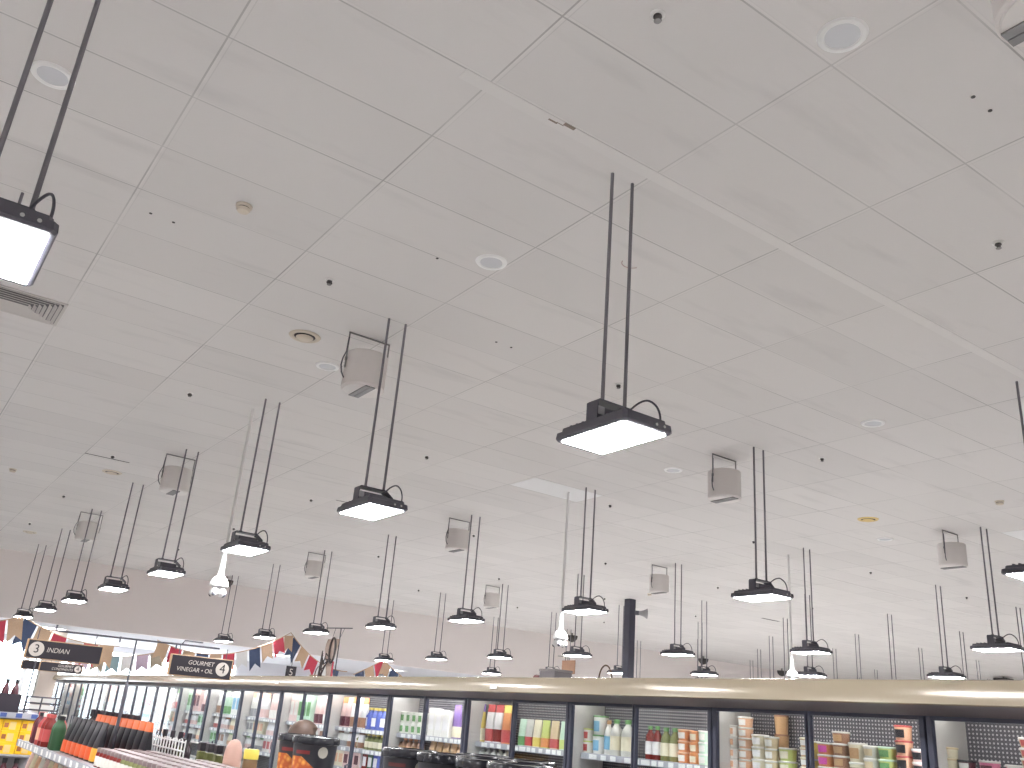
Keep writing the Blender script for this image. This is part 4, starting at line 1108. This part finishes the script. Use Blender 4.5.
# ------------------------------------------------------------------ the shopper behind the black tubs
def shopper():
    t_loc = Vector((2.99, 6.90, 0.0))
    V = []; E = []; Rr = []
    def v(x, y, z, r, par=None):
        V.append((x, y, z)); Rr.append(r); i = len(V)-1
        if par is not None: E.append((par, i))
        return i
    pel = v(0, 0, 0.86, (0.125, 0.155))
    w_ = v(0.0, 0, 1.00, (0.11, 0.14), pel); ch = v(0.0, 0, 1.18, (0.12, 0.165), w_); sh = v(-0.01, 0, 1.32, (0.085, 0.13), ch)
    nk = v(0.0, 0, 1.39, (0.052, 0.055), sh); hd0 = v(0.02, 0, 1.455, (0.072, 0.066), nk); hd1 = v(0.02, 0, 1.535, (0.092, 0.074), hd0); hd2 = v(0.015, 0, 1.590, (0.062, 0.055), hd1)
    for s in (-1, 1):
        a = v(-0.01, s*0.165, 1.295, (0.058, 0.058), sh); b = v(-0.01, s*0.215, 1.06, (0.046, 0.046), a); c = v(0.05, s*0.225, 0.84, (0.034, 0.034), b); v(0.075, s*0.225, 0.76, (0.036, 0.022), c)
        l1 = v(0.0, s*0.09, 0.78, (0.088, 0.082), pel); l2 = v(0.01, s*0.10, 0.45, (0.060, 0.058), l1); l3 = v(-0.01, s*0.10, 0.09, (0.042, 0.042), l2); v(0.10, s*0.11, 0.035, (0.035, 0.042), l3)
    me = bpy.data.meshes.new('body'); me.from_pydata(V, E, []); me.update()
    o = bpy.data.objects.new('body', me); COL.objects.link(o)
    o.modifiers.new('skin', 'SKIN')
    sv = me.skin_vertices[0].data
    for i, r in enumerate(Rr): sv[i].radius = r; sv[i].use_root = (i == 0)
    ss = o.modifiers.new('sub', 'SUBSURF'); ss.levels = 2; ss.render_levels = 2
    dg = bpy.context.evaluated_depsgraph_get()
    m2 = bpy.data.meshes.new_from_object(o.evaluated_get(dg))
    bpy.data.objects.remove(o)
    for m in (mat('skin', (0.55, 0.34, 0.26), 0.5), noisy('grey_jacket', (0.16, 0.16, 0.19), 0.1, 20, 0.9), mat('dark_trousers', (0.05, 0.055, 0.08), 0.9), mat('shoe_black', (0.03, 0.03, 0.03), 0.5)): m2.materials.append(m)
    for p in m2.polygons:
        z, y = p.center.z, abs(p.center.y); p.use_smooth = True
        p.material_index = 0 if z > 1.385 or (z < 0.81 and y > 0.185) else 1 if z > 0.80 else 2 if z > 0.085 else 3
    b = bpy.data.objects.new('person', m2); COL.objects.link(b); b.location = t_loc
    tag(b, 'person with brown hair in a grey jacket standing behind the black tubs', 'person')
    hb = NB(); bmesh.ops.create_uvsphere(hb, u_segments=24, v_segments=16, radius=1)
    for q in hb.verts:
        x, y, z = q.co; f = 1.0
        if x > 0.35 and z < 0.45: f = 0.80
        q.co = (-0.004+0.124*x*f, 0.112*y*f, 1.522+0.128*z*f - (0.06 if x < 0.2 and z < -0.3 else 0))
    obj('hair', hb, noisy('brown_hair', (0.085, 0.050, 0.036), 0.25, 60, 0.6), b, True)
    for s in (-1, 1):
        e = NB(); bmesh.ops.create_uvsphere(e, u_segments=10, v_segments=8, radius=0.012); bmesh.ops.translate(e, verts=e.verts[:], vec=(0.103, s*0.03, 1.515)); obj('eye', e, mat('eye_dark', (0.05, 0.04, 0.03), 0.3), b, True)
        e = NB(); bmesh.ops.create_uvsphere(e, u_segments=10, v_segments=8, radius=1); bmesh.ops.scale(e, vec=(0.018, 0.010, 0.030), verts=e.verts[:]); bmesh.ops.translate(e, verts=e.verts[:], vec=(0.02, s*0.090, 1.50)); obj('ear', e, MATS['skin'], b, True)
        for k in range(5):
            fg = NB()
            if k < 4:
                x = 0.062+0.020*k-0.02; tube(fg, [(x, s*0.225, 0.745), (x+0.008, s*0.222, 0.70), (x+0.006, s*0.212, 0.670-0.004*abs(k-1.5))], [0.010, 0.009, 0.007], 6)
            else: tube(fg, [(0.105, s*0.222, 0.80), (0.128, s*0.216, 0.765), (0.125, s*0.212, 0.735)], [0.011, 0.010, 0.008], 6)
            obj('thumb' if k == 4 else 'finger', fg, MATS['skin'], b, True)
    e = NB(); bmesh.ops.create_cone(e, cap_ends=True, segments=8, radius1=0.018, radius2=0.006, depth=0.045); bmesh.ops.rotate(e, verts=e.verts[:], cent=(0, 0, 0), matrix=Matrix.Rotation(0.5, 3, 'Y')); bmesh.ops.translate(e, verts=e.verts[:], vec=(0.114, 0, 1.492)); obj('nose', e, MATS['skin'], b, True)
    e = NB(); bmesh.ops.create_uvsphere(e, u_segments=10, v_segments=6, radius=1); bmesh.ops.scale(e, vec=(0.010, 0.024, 0.008), verts=e.verts[:]); bmesh.ops.translate(e, verts=e.verts[:], vec=(0.093, 0, 1.448)); obj('mouth', e, mat('lips', (0.42, 0.17, 0.15), 0.5), b, True)
shopper()
#@@END2
# ------------------------------------------------------------------ things that would share a label are told apart by their order
by = {}
for o in COL.objects:
    if o.parent is None and o.get('label'): by.setdefault(o['label'], []).append(o)
for lb, os_ in by.items():
    if len(os_) < 2: continue
    os_.sort(key=lambda o: (o.location.x**2 + o.location.y**2, o.location.z))
    for i, o in enumerate(os_): o['label'] = '%s, %s from camera' % (lb, ORD[i])
# ------------------------------------------------------------------ camera, light, colour
cam = bpy.data.cameras.new('camera'); co = bpy.data.objects.new('camera', cam); COL.objects.link(co)
f_px = 889.8279831817291
cam.sensor_width = 36; cam.lens = 36*f_px/1024; cam.clip_end = 500; cam.clip_start = 0.05
R = [[0.8101446361308381, -0.5809576981925265, 0.07844629665747976], [0.2705505591620572, 0.2518146619486382, -0.9291887703608945], [0.5200654415412835, 0.7740009876857614, 0.3611847277722793]]
mw = Matrix(((R[0][0], -R[1][0], -R[2][0], 0), (R[0][1], -R[1][1], -R[2][1], 0), (R[0][2], -R[1][2], -R[2][2], 1.7), (0, 0, 0, 1)))
co.matrix_world = mw
scene.camera = co
w = bpy.data.worlds.new('World'); scene.world = w; w.use_nodes = True
bg = w.node_tree.nodes['Background']; bg.inputs[0].default_value = (0.90, 0.96, 1.0, 1); bg.inputs[1].default_value = 9.0
vs = scene.view_settings
vs.view_transform = 'Standard'; vs.look = 'None'; vs.exposure = 0.0; vs.gamma = 1.0; vs.use_curve_mapping = False
scene.cycles.use_denoising = True
scene.cycles.max_bounces = 8; scene.cycles.diffuse_bounces = 5; scene.cycles.glossy_bounces = 4
scene.cycles.transparent_max_bounces = 12
scene.cycles.sample_clamp_indirect = 8.0
